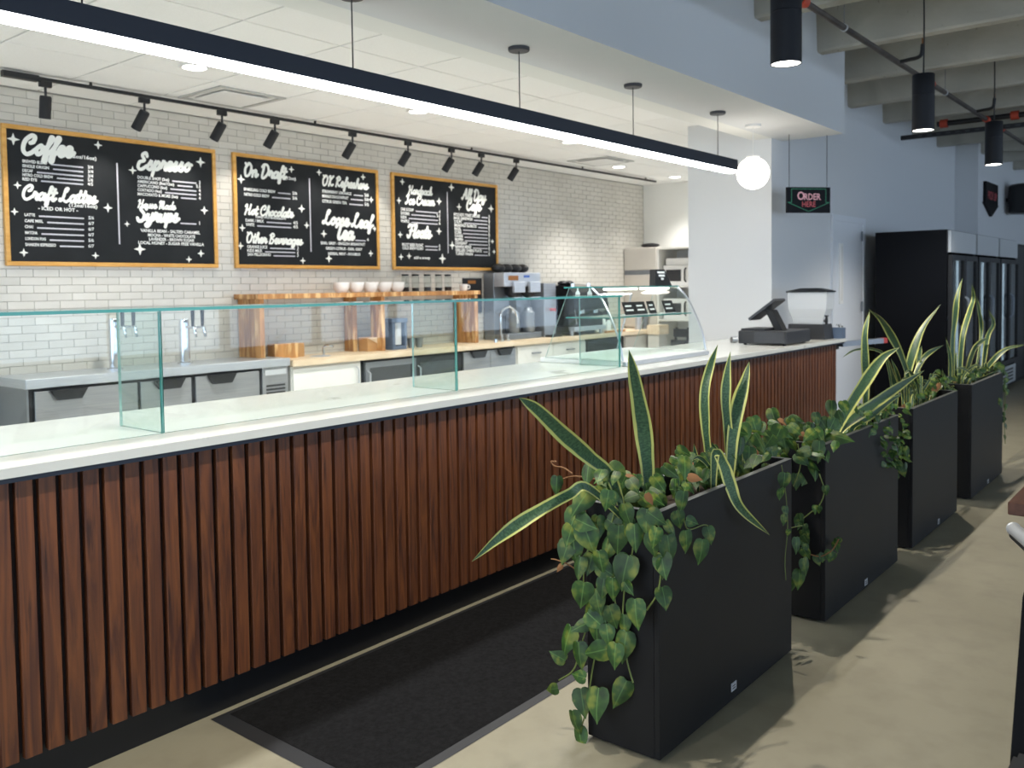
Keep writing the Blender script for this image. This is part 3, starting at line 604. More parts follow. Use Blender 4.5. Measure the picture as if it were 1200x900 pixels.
# beverage dispenser
dp = thing('drink_dispenser', (8.5, 3.17, 1.07), 'clear drink dispenser with dark lid and charcoal base at the counter end', 'dispenser')
MB().prism([(8.36, 2.985, 1.07), (8.36, 3.36, 1.07), (8.36, 3.34, 1.215), (8.36, 3.005, 1.215)], (.235, 0, 0)).obj('base', 'charcoal', dp)
def loft(levels):
    mb = MB(); rs = []
    for (x0, x1, y0, y1, z) in levels: rs.append([mb.bm.verts.new(q) for q in ((x0, y0, z), (x1, y0, z), (x1, y1, z), (x0, y1, z))])
    for a, b in zip(rs, rs[1:]):
        for i in range(4): mb.face([a[i], a[(i+1) % 4], b[(i+1) % 4], b[i]])
    mb.face(rs[0]); mb.face(rs[-1]); return mb
loft([(8.41, 8.56, 3.03, 3.31, 1.216), (8.405, 8.565, 3.02, 3.32, 1.27), (8.385, 8.585, 2.985, 3.35, 1.36), (8.38, 8.59, 2.975, 3.36, 1.52)]).obj('tank', 'frost', dp)
loft([(8.37, 8.60, 2.965, 3.37, 1.52), (8.37, 8.60, 2.965, 3.37, 1.532), (8.43, 8.54, 3.08, 3.25, 1.56)]).obj('lid', 'black', dp)
mb = MB(); mb.cyl((8.36, 2.985, 1.25), (8.3, 2.95, 1.25), .016, seg=10); mb.cyl((8.3, 2.95, 1.22), (8.3, 2.95, 1.30), .012, seg=10); mb.box(8.27, 8.33, 2.94, 2.96, 1.295, 1.305); mb.obj('tap', 'black', dp)
ub = thing('caddy_box', (8.62, 2.95, 1.07), 'small blue grey box holding loose items at the counter end', 'box')
loft([(8.605, 8.695, 2.905, 3.03, 1.07), (8.605, 8.695, 2.905, 3.03, 1.175)]).obj('box_body', 'blue_grey', ub)
for i in range(5):
    a = random.uniform(0, 3.1); c = Vector((8.62+.012*i, 2.93+.006*i, 1.18)); v = Vector((math.cos(a)*.03, math.sin(a)*.03, .004)); MB().cyl(c-v+Vector((0, 0, .01)), c+v+Vector((0, 0, .018)), .008, seg=8).obj('loose_lid', ['chrome', 'white_plastic', 'acrylic', 'black', 'chrome'][i], ub, smooth=True)
# swing gate arm at the counter end
a = Vector((8.72, 2.96, .985)); b = AZ(1033, 402, 1.0); ga = thing('gate_arm', (8.8, 2.82, .97), 'grey metal gate arm with a red tip at the far counter end', 'gate')
d = (b-a).normalized(); n = d.cross(Vector((0, 0, 1)))*.03
MB().prism([a+n, a-n, b-n, b+n], (0, 0, .05)).obj('arm', 'steel_dark', ga); e = b+d*.05
MB().prism([b+n, b-n, e-n, e+n], (0, 0, .05)).obj('red_tip', 'red', ga)
bx('bracket', 'black', 8.531, 8.745, 2.985, 3.015, .96, 1.02, ga)
# runner mat
mt = thing('floor_mat', (3.3, 2.5, 0), 'dark grey ribbed runner mat lying along the counter front', 'mat')
x0, x1, y0, y1 = 1.80, 4.95, 2.05, 2.945
mb = MB(); i_ = .06
for (q, w) in (((x0, y0), (x1, y0)), ((x1, y0), (x1, y1)), ((x1, y1), (x0, y1)), ((x0, y1), (x0, y0))):
    def ins(p): return (p[0]+(i_ if p[0] == x0 else -i_), p[1]+(i_*.6 if p[1] == y0 else -i_*.6))
    mb.poly([(*q, .0015), (*w, .0015), (*ins(w), .008), (*ins(q), .008)])
mb.obj('rubber_edge', 'mat_rubber', mt)
bx('carpet', 'mat_carpet', x0+i_, x1-i_, y0+i_*.6, y1-i_*.6, .001, .0095, mt)

# ================================================================== PLANTERS
def heart_mesh(wf=1.0, curl=.12):
    """heart-shaped leaf, length 1 along -Y (tip at y=-1), facing +Z, petiole end at the origin"""
    prof = [(0, 0), (.045, .17), (.0, .30), (-.15, .39), (-.36, .40), (-.55, .32), (-.73, .19), (-.88, .075), (-1, 0)]
    mb = MB(); rows = []
    half = cr_spline([(0, y, 0) for y, _ in prof], 1)
    for i, (y, w) in enumerate(prof):
        r = []
        for s in (-1, -.5, 0, .5, 1):
            zz = -curl*(w*s)**2*3+.05*abs(s)*w-.22*max(0, -y-.25)**2*1.4
            r.append(mb.bm.verts.new((s*w*wf, y if abs(s) > .1 or i > 1 else min(y, -.02), zz)))
        rows.append(r)
    for a, b in zip(rows, rows[1:]):
        for i in range(4): mb.face([a[i], a[i+1], b[i+1], b[i]])
    bmesh.ops.remove_doubles(mb.bm, verts=mb.bm.verts[:], dist=1e-4)
    return meshof(mb, 'heart_leaf', 'heart_leaf', True)
HL = [heart_mesh(.92, .12), heart_mesh(.8, .3), heart_mesh(1.0, .05)]
HD = [m.copy() for m in HL]
for m in HD: m.materials.clear(); m.materials.append(MATS['dry_leaf'])
FWD = f_
def leaf(parent, p, ln, ang, nrm, dry=False, tilt=.35):
    """ang: direction of the tip in the picture, degrees clockwise from right"""
    a = math.radians(ang); d = r_*math.cos(a)-u_*math.sin(a)
    n = (Vector(nrm)+Vector((random.uniform(-1, 1), random.uniform(-1, 1), random.uniform(-.6, .9)))*tilt).normalized()
    d = (d-n*d.dot(n)).normalized(); yv = -d; zv = n; xv = yv.cross(zv)
    R = Matrix((xv, yv, zv)).transposed().to_quaternion()
    me = random.choice(HD if dry else HL)
    put(me, 'dry_leaf' if dry else 'heart_leaf', parent, Vector(p)-d*ln*.5, R, Vector((ln, ln, ln)))
PX_ = [(2.55, 3.69), (4.10, 5.26), (5.56, 6.66), (7.09, 8.21)]
PY0, PY1, PH = 1.46, 1.75, .85
def snake(parent, pts, wpx, plane, twist=.0, pi=None, name='blade'):
    """upright sword leaf through picture points lying on the plane y=plane; base first"""
    P = []
    for i, (x, y) in enumerate(pts):
        pl = plane if not isinstance(plane, (list, tuple)) else plane[0]+(plane[1]-plane[0])*i/(len(pts)-1)
        P.append(AY(x, y, pl))
    wm = depth(P[len(P)//2])
    if pi is not None:                                  # root each leaf in the soil of its planter
        a_, b_ = PX_[pi]; q = P[0]; P.insert(0, Vector((min(max(q.x, a_+.06), b_-.06), min(max(q.y, PY0+.05), PY1-.05), .77)))
        if q.z < .8: P.pop(1)
    C = cr_spline(P, 7); n = len(C); w = wpx*wm/FPX/2*1.04
    mb = MB(); uvl = mb.bm.loops.layers.uv.new('UVMap'); rows = []
    ln = sum((C[i+1]-C[i]).length for i in range(n-1))
    for i, c in enumerate(C):
        t = i/(n-1); tn = (C[min(i+1, n-1)]-C[max(i-1, 0)]).normalized()
        side = tn.cross(-(c-CAM).normalized()).normalized(); nn = side.cross(tn)
        a = twist*math.sin(t*5+plane_seed(pts)); side, nn = side*math.cos(a)+nn*math.sin(a), nn*math.cos(a)-side*math.sin(a)
        ww = w*(.42+.58*min(1, t/.45))*(1 if t < .6 else max(0.02, 1-((t-.6)/.4)**2.2))
        wav = 1+.06*math.sin(t*17+plane_seed(pts))
        rows.append([mb.bm.verts.new(c+side*(s*ww*wav)-nn*(abs(s)**2*-.25*ww)) for s in (-1, -.72, -.3, .3, .72, 1)])
    US = (0, .14, .35, .65, .86, 1)
    for i in range(n-1):
        for j in range(5):
            f = mb.face([rows[i][j], rows[i][j+1], rows[i+1][j+1], rows[i+1][j]])
            if f:
                for l, (u, v) in zip(f.loops, ((US[j], i), (US[j+1], i), (US[j+1], i+1), (US[j], i+1))): l[uvl].uv = (u, v/(n-1)*ln*2)
    return mb.obj(name, 'snake_leaf', parent, smooth=True)
def plane_seed(p): return (p[0][0]*7.3+p[0][1]*3.1) % 6.28
LB = ['nearest', 'second', 'third', 'farthest']
PY0, PY1, PH = 1.46, 1.75, .85
for i, (a, b) in enumerate(PX_):
    t = thing('planter', ((a+b)/2, 1.605, 0), 'tall matte black rectangular planter, %s of the row beside the mat' % LB[i], 'planter', 'black planters in a row')
    mb = MB(); th = .022
    mb.box(a, b, PY0, PY0+th, .012, PH, .002); mb.box(a, b, PY1-th, PY1, .012, PH, .002); mb.box(a, a+th, PY0+th, PY1-th, .012, PH); mb.box(b-th, b, PY0+th, PY1-th, .012, PH); mb.box(a+th, b-th, PY0+th, PY1-th, .012, .03)
    mb.obj('shell', 'planter', t)
    mb = MB(); z0, z1 = PH, PH+.0015
    mb.box(a, b, PY0, PY0+th, z0, z1); mb.box(a, b, PY1-th, PY1, z0, z1); mb.box(a, a+th, PY0+th, PY1-th, z0, z1); mb.box(b-th, b, PY0+th, PY1-th, z0, z1); mb.obj('rim', 'planter_rim_sheen', t)
    bx('soil', 'soil', a+th, b-th, PY0+th, PY1-th, .5, .77, t)
    for x in (a+.06, b-.06):
        for y in (PY0+.05, PY1-.05): MB().cyl((x, y, 0), (x, y, .013), .025, seg=10).obj('foot', 'black', t)
    q = AY([860, 1015, 1100, 1158][i], [804, 682, 611, 564][i], PY0-.001)
    bx('maker_plate', 'plate', q.x-.022, q.x+.022, PY0-.002, PY0, q.z-.016, q.z+.016, t)
    mb = MB()
    for r in range(2): mb.box(q.x-.014, q.x+.012, PY0-.0026, PY0-.002, q.z-.008+r*.01, q.z-.004+r*.01)
    mb.obj('plate_print', 'grey_dark', t)
# sword-leaf plants: (planter, picture points from base to tip, width in px, y plane(s))
SN = [
 (0, 'a', [(716, 560), (690, 535), (660, 508), (630, 480), (608, 466)], 22, (1.62, 1.70)),
 (0, 'a', [(759, 560), (757, 530), (753, 492), (745, 448), (737, 410)], 23, 1.6),
 (0, 'a', [(690, 572), (667, 580), (620, 606), (585, 630), (553, 658)], 17, (1.6, 1.75)),
 (0, 'b', [(830, 535), (827, 500), (826, 460), (832, 430), (841, 404)], 13, 1.66),
 (0, 'b', [(855, 548), (853, 510), (850, 470), (852, 440), (856, 412)], 13, 1.6),
 (0, 'b', [(856, 550), (858, 515), (865, 475), (873, 447), (878, 424)], 17, 1.58),
 (0, 'b', [(838, 532), (848, 545), (856, 570), (868, 596), (902, 627)], 16, (1.50, 1.40)),
 (0, 'b', [(846, 555), (842, 540), (838, 528), (834, 518)], 10, 1.64),
 (0, 'b', [(818, 555), (816, 540), (813, 520)], 8, 1.66),
 (1, 'a', [(980, 505), (994, 478), (1012, 450), (1034, 420), (1054, 407)], 16, 1.52),
 (1, 'a', [(984, 507), (1004, 488), (1023, 474), (1053, 453), (1083, 434)], 16, 1.51),
 (1, 'a', [(1000, 500), (1023, 485), (1038, 472), (1057, 462)], 11, 1.5),
 (1, 'b', [(1014, 478), (1015, 450), (1014, 420), (1014, 390), (1019, 365)], 11, 1.6),
 (2, 'b', [(1064, 445), (1057, 420), (1048, 400), (1034, 376), (1018, 362)], 12, 1.64),
 (2, 'b', [(1044, 450), (1037, 418), (1023, 409), (1002, 410), (987, 419)], 5, 1.66),
 (2, 'b', [(1050, 460), (1046, 440), (1040, 418)], 10, 1.66),
 (2, 'b', [(1058, 462), (1053, 442), (1044, 420)], 7, 1.66),
 (1, 'b', [(1012, 490), (1003, 480), (998, 468)], 9, 1.62),
 (2, 'a', [(1062, 462), (1063, 440), (1070, 413), (1082, 384), (1102, 357)], 13, 1.66),
 (2, 'a', [(1070, 450), (1078, 428), (1088, 414), (1106, 404)], 9, 1.66),
 (2, 'a', [(1072, 472), (1080, 460), (1087, 449), (1097, 433)], 6, 1.6),
 (2, 'a', [(1076, 450), (1077, 420), (1080, 405)], 8, 1.68),
 (2, 'a', [(1070, 474), (1068, 456), (1074, 440)], 8, 1.62),
 (2, 'a', [(1088, 466), (1096, 452), (1108, 440)], 6, 1.6),
 (2, 'a', [(1100, 462), (1106, 448), (1104, 432)], 5, 1.6),
 (3, 'a', [(1116, 446), (1116, 400), (1119, 372), (1122, 348), (1128, 326)], 9, 1.66),
 (3, 'a', [(1124, 446), (1128, 396), (1137, 364), (1141, 350), (1139, 333)], 9, 1.64),
 (3, 'a', [(1151, 440), (1150, 390), (1147, 364), (1144, 348)], 6, 1.66),
 (3, 'b', [(1151, 440), (1157, 396), (1164, 379), (1158, 363)], 7, 1.64),
 (3, 'b', [(1131, 446), (1140, 414), (1148, 402), (1157, 396)], 9, 1.6),
 (3, 'b', [(1148, 442), (1165, 421), (1180, 409), (1200, 404)], 8, (1.6, 1.5)),
 (3, 'a', [(1114, 446), (1113, 418), (1108, 395)], 6, 1.62),
 (3, 'b', [(1131, 449), (1139, 437), (1150, 428)], 8, 1.58),
 (3, 'b', [(1138, 446), (1152, 444), (1171, 433)], 9, (1.56, 1.5)),
 (3, 'a', [(1121, 444), (1119, 425), (1121, 412)], 6, 1.68),
]
SL = {(0, 'a'): 'sword-leaf plant with three wide splayed leaves at the near end of the nearest planter', (0, 'b'): 'sword-leaf plant with three upright leaves and one drooping leaf in the nearest planter',
      (1, 'a'): 'sword-leaf plant leaning right at the front of the second planter', (1, 'b'): 'sword-leaf plant with one tall upright leaf at the far end of the second planter', (2, 'b'): 'sword-leaf plant with tall bent leaves arching left at the near end of the third planter',
      (2, 'a'): 'sword-leaf plant with one tall curved leaf in the third planter', (3, 'a'): 'sword-leaf plant with tall twisted leaves in the farthest planter', (3, 'b'): 'sword-leaf plant with leaves arching right in the farthest planter'}
SR = {}
for pi, g_, pts, w, pl in SN:
    if (pi, g_) not in SR:
        q = AY(*pts[0], pl if not isinstance(pl, tuple) else pl[0]); SR[(pi, g_)] = thing('snake_plant', (q.x, 1.6, .79), SL[(pi, g_)], 'plant', 'sword-leaf plants in the planters')
    q0 = AY(*pts[0], pl if not isinstance(pl, tuple) else pl[0])
    snake(SR[(pi, g_)], pts, w*(.9 if pi == 0 else .8 if pi == 1 else .7), pl, twist=.4 if pi < 2 else .7, pi=pi)
def tufts(pi, g_, n, rx, ry, pl, hgt, w0, w1):
    for _ in range(n):
        x, y = random.uniform(*rx), random.uniform(*ry); dx = random.uniform(-16, 18); h = random.uniform(.5, 1)*hgt
        snake(SR[(pi, g_)], [(x, y), (x+dx*.35, y-h*.6), (x+dx, y-h), (x+dx*1.5, y-h*.8)], random.uniform(w0, w1), pl+random.uniform(-.05, .05), .5, pi=pi)
tufts(1, 'a', 16, (985, 1045), (485, 503), 1.6, 24, 3, 5); tufts(2, 'a', 22, (1068, 1116), (455, 476), 1.6, 24, 2.5, 4.5); tufts(3, 'b', 12, (1115, 1165), (440, 448), 1.6, 18, 2.5, 4.5); tufts(0, 'b', 4, (812, 880), (545, 560), 1.6, 26, 4, 7)
# trailing heart-leaf plants
V_ = [thing('trailing_plant', ((a if i < 3 else b)+.1*(1 if i < 3 else -1), 1.6, .79), ['heart-leaf vine spilling over the near end of the nearest planter', 'heart-leaf vine spilling over the near end of the second planter', 'fine-leaved vine spilling over the near end of the third planter', 'thin vine hanging off the far end of the farthest planter'][i], 'plant', 'trailing vines in the planters') for i, (a, b) in enumerate(PX_)]
V0b = thing('trailing_plant', (3.4, 1.6, .79), 'bushy heart-leaf vine at the far end of the nearest planter', 'plant', 'trailing vines in the planters')
L1 = [(680, 589, 34, 130), (688, 557, 24, 80), (724, 558, 30, 50), (701, 600, 24, 70), (748, 594, 34, 110), (722, 616, 26, 20), (723, 578, 20, 40), (757, 567, 20, 80), (745, 567, 18, 95), (690, 632, 32, 60), (686, 614, 25, 20), (671, 611, 28, 115), (724, 634, 30, 95), (744, 631, 28, 80), (767, 631, 22, 100), (770, 608, 22, 35), (652, 570, 20, 100), (773, 567, 20, 60),
      (673, 647, 28, 75), (662, 647, 26, 110), (678, 667, 24, 85), (691, 662, 22, 100), (712, 670, 22, 30), (731, 672, 36, 95), (718, 692, 24, 85), (682, 699, 28, 100), (700, 706, 26, 70), (745, 721, 30, 85), (737, 690, 16, 60), (777, 664, 26, 75), (699, 728, 24, 45), (718, 724, 24, 70), (731, 734, 22, 90), (680, 734, 22, 160), (663, 753, 32, 105), (653, 769, 18, 200), (699, 740, 28, 80), (698, 764, 30, 165), (679, 770, 28, 75), (677, 792, 18, 185), (646, 808, 16, 170), (731, 760, 32, 90), (720, 770, 26, 95), (726, 815, 32, 120), (699, 827, 33, 75), (683, 825, 28, 85), (674, 848, 24, 70), (680, 867, 24, 75),
      (765, 640, 24, 85), (712, 645, 26, 110), (704, 660, 24, 80), (735, 605, 24, 70), (760, 588, 22, 45), (710, 566, 22, 160), (700, 575, 22, 200), (738, 582, 22, 20), (768, 585, 22, 30), (700, 620, 26, 80), (757, 612, 26, 95), (667, 628, 24, 100), (706, 690, 22, 100), (690, 720, 22, 110), (712, 745, 22, 80), (775, 590, 20, 70), (735, 620, 24, 80)]
for x, y, s, a in L1:
    end = y > 600 or x < 690
    p = AX(x, y, 2.525-random.uniform(0, .05)) if end else AX(x, y, 2.6+random.uniform(0, .12))
    n = (-1, -.25, .25) if end else (-.7, -.5, .6)
    leaf(V_[0], p, s*depth(p)/FPX*1.2, a+random.uniform(-8, 8), n)
L2 = [(832, 628, 20, 80), (822, 648, 28, 100), (785, 647, 36, 85), (805, 636, 26, 85), (778, 667, 26, 80), (787, 620, 20, 60), (800, 590, 26, 100), (812, 612, 16, 20), (779, 702, 25, 85), (796, 610, 22, 70)]
for x, y, s, a in L2:
    p = AY(x, y, 1.43-random.uniform(0, .03)); leaf(V_[0], p, s*depth(p)/FPX*1.1, a, (-.5, -1, .2))
for x, y, s, a in [(710, 610, 16, 60), (718, 585, 20, 10), (725, 605, 18, 80), (700, 612, 14, 100), (655, 666, 10, 120), (708, 640, 14, 80), (762, 585, 14, 70), (815, 560, 16, 20)]:
    p = AX(x, y, 2.57); leaf(V_[0], p, s*depth(p)/FPX*1.1, a, (-.8, -.4, .5), dry=True)
def top_fill(parent, n, rx, ry, pl, s0, s1, jit=.06, dry=0., axis='Y'):
    for _ in range(n):
        x, y = random.uniform(*rx), random.uniform(*ry); v = pl+random.uniform(-jit, jit)
        p = AY(x, y, v) if axis == 'Y' else AX(x, y, v)
        leaf(parent, p, random.uniform(s0, s1)*depth(p)/FPX, random.choice([random.uniform(40, 140), random.uniform(0, 180)]), (-.6, -.6, .6), dry=random.random() < dry, tilt=.6)
for q in [(803, 548, 26, 95), (787, 553, 22, 40), (807, 563, 20, 100), (802, 530, 18, 30), (870, 510, 26, 85), (880, 520, 26, 70), (885, 500, 22, 75), (868, 525, 24, 110), (892, 520, 26, 80), (828, 542, 20, 95), (905, 530, 22, 80), (878, 535, 22, 100), (812, 545, 20, 70), (795, 540, 18, 30)]:
    p = AY(q[0], q[1], 1.58+random.uniform(-.06, .08)); leaf(V0b, p, q[2]*depth(p)/FPX*1.1, q[3], (-.5, -.7, .5))
top_fill(V0b, 34, (790, 900), (532, 560), 1.62, 15, 24, .08, .06); top_fill(V0b, 20, (860, 915), (500, 540), 1.62, 16, 26); top_fill(V_[0], 26, (700, 790), (556, 588), 1.6, 16, 26, .1, .08)
for q in [(919, 565, 22, 95), (915, 580, 16, 80), (921, 600, 14, 95), (924, 625, 10, 90), (919, 610, 14, 95), (926, 688, 22, 95), (937, 680, 26, 90), (944, 665, 22, 75), (934, 640, 20, 95)]:
    p = AY(q[0], q[1], 1.43) if q[0] < 930 and q[1] < 640 else AX(q[0], q[1], 3.78); leaf(V0b, p, q[2]*depth(p)/FPX, q[3], (-.6, -1, .1))
L3 = [(907, 490, 22, 75), (912, 512, 20, 110), (925, 498, 16, 95), (957, 492, 16, 80), (934, 492, 16, 20), (920, 522, 22, 80), (913, 540, 28, 110), (940, 530, 18, 170), (932, 512, 20, 70), (960, 530, 24, 95), (956, 552, 22, 100), (945, 560, 20, 120), (926, 560, 18, 90), (933, 565, 18, 90), (968, 535, 14, 70), (985, 512, 30, 25), (960, 510, 18, 60), (975, 480, 20, 95), (985, 490, 18, 80), (949, 505, 18, 100), (922, 545, 18, 80), (905, 525, 22, 90), (967, 500, 20, 60), (978, 523, 14, 100), (975, 498, 18, 120), (990, 478, 16, 80)]
for x, y, s, a in L3:
    p = AX(x, y, 4.12-random.uniform(0, .12)) if y > 515 else AX(x, y, 4.2+random.uniform(-.05, .12)); leaf(V_[1], p, s*depth(p)/FPX*1.1, a, (-.8, -.5, .4))
top_fill(V_[1], 26, (900, 975), (492, 522), 4.2, 12, 20, .08, .03, axis='X')
top_fill(V_[1], 22, (985, 1045), (478, 500), 1.6, 8, 14, .08)
VN = [(960, 555), (966, 575), (960, 592), (948, 602), (938, 612), (945, 625), (940, 640), (950, 650), (962, 652), (975, 645), (983, 632)]
for i in range(26):
    t = random.random()*(len(VN)-1); k = int(t); x = VN[k][0]+(VN[k+1][0]-VN[k][0])*(t-k)+random.uniform(-5, 5); y = VN[k][1]+(VN[k+1][1]-VN[k][1])*(t-k)+random.uniform(-3, 6)
    p = AX(x, y, 4.06) if x < 970 else AY(x, y, 1.43); leaf(V_[1], p, random.uniform(9, 15)*depth(p)/FPX, random.uniform(50, 130), (-1, -.4, .2), tilt=.5)
top_fill(V_[2], 60, (1008, 1066), (476, 512), 5.6, 7, 13, .1, .04, axis='X'); top_fill(V_[2], 34, (1036, 1066), (505, 548), 5.5, 7, 13, .05, axis='X')
for q in [(1058, 552, 16, 70), (1040, 530, 14, 95), (1062, 530, 14, 80), (1050, 560, 10, 90), (1025, 505, 14, 80), (1020, 520, 12, 95), (1047, 545, 12, 90)]:
    p = AX(q[0], q[1], 5.5); leaf(V_[2], p, q[2]*depth(p)/FPX, q[3], (-.9, -.5, .2))
top_fill(V_[1], 50, (1006, 1052), (482, 512), 1.5, 7, 13, .05, .03); top_fill(V_[1], 30, (1034, 1054), (500, 548), 1.43, 7, 12, .015); top_fill(V_[1], 20, (915, 960), (500, 545), 4.08, 14, 22, .04, .03, axis='X')
top_fill(V_[2], 70, (1066, 1118), (444, 472), 1.62, 6, 11, .08); top_fill(V_[3], 30, (1100, 1170), (436, 449), 1.62, 6, 10, .08)
for x, y, s in [(1176, 438, 9), (1179, 447, 8), (1178, 455, 9), (1173, 472, 11), (1179, 478, 8), (1181, 460, 7), (1176, 492, 7), (1179, 500, 7), (1177, 486, 6), (1178, 513, 6), (1174, 432, 9), (1180, 440, 7)]:
    p = AY(x, y, 1.44) if x < 1175 else AX(x, y, 8.24); leaf(V_[3], p, s*depth(p)/FPX*1.1, random.uniform(60, 120), (-.6, -.9, .2))
def rim_fill(parent, n, p, q, s0, s1, up):
    for _ in range(n):
        t = random.random(); x = p[0]+(q[0]-p[0])*t; y = p[1]+(q[1]-p[1])*t-random.uniform(0, up); w = AY(x, y, 1.5+random.uniform(0, .14))
        leaf(parent, w, random.uniform(s0, s1)*depth(w)/FPX, random.choice([random.uniform(50, 130), random.uniform(0, 180)]), (-.5, -.6, .7), tilt=.6, dry=random.random() < .05)
rim_fill(V0b, 40, (790, 583), (905, 538), 14, 22, 18); rim_fill(V_[1], 24, (990, 508), (1050, 484), 8, 13, 12); rim_fill(V_[2], 40, (1072, 476), (1120, 457), 7, 11, 14); rim_fill(V_[3], 26, (1140, 448), (1172, 435), 6, 9, 10)
# vine stems
def vine(parent, pts, fn, r=.0028, dry=False): MB().tube([fn(*q) for q in pts], r, 5).obj('vine_stem', 'vine_dry' if dry else 'vine', parent, smooth=True)
ex = lambda x, y: AX(x, y, 2.53)
vine(V_[0], [(720, 600), (712, 640), (716, 680), (722, 715), (715, 740), (700, 760), (692, 800), (688, 830), (680, 855)], ex, .003)
vine(V_[0], [(700, 605), (690, 640), (684, 680), (690, 720), (680, 760), (672, 785), (655, 797)], ex, .003)
vine(V_[0], [(740, 605), (742, 640), (732, 690), (730, 740), (735, 775), (742, 800)], ex, .003)
vine(V_[0], [(768, 600), (775, 640), (772, 690), (758, 715)], ex, .003)
vine(V_[0], [(715, 565), (690, 560), (672, 558), (657, 562)], lambda x, y: AX(x, y, 2.6), .003, True)
vine(V_[0], [(671, 555), (660, 548), (650, 546), (646, 541), (652, 541)], lambda x, y: AX(x, y, 2.6), .003, True)
vine(V_[0], [(676, 668), (665, 661), (652, 656), (646, 655)], ex, .0025, True)
vine(V_[0], [(800, 600), (806, 620), (825, 615), (832, 618)], lambda x, y: AY(x, y, 1.44), .0025)
vine(V0b, [(916, 545), (921, 580), (923, 620), (920, 655), (921, 680)], lambda x, y: AY(x, y, 1.45), .002)
vine(V0b, [(921, 620), (930, 618), (940, 616)], lambda x, y: AX(x, y, 3.75), .0025)
vine(V_[1], VN[:8], lambda x, y: AX(x, y, 4.07), .003); vine(V_[1], VN[7:], lambda x, y: AX(x, y, 4.06), .003, True)
vine(V_[1], [(935, 520), (938, 545), (930, 570)], lambda x, y: AX(x, y, 4.07), .003)
vine(V_[2], [(1050, 500), (1056, 530), (1054, 555)], lambda x, y: AX(x, y, 5.52), .003)
vine(V_[3], [(1174, 436), (1178, 460), (1177, 490), (1178, 520)], lambda x, y: AX(x, y, 8.23), .003)

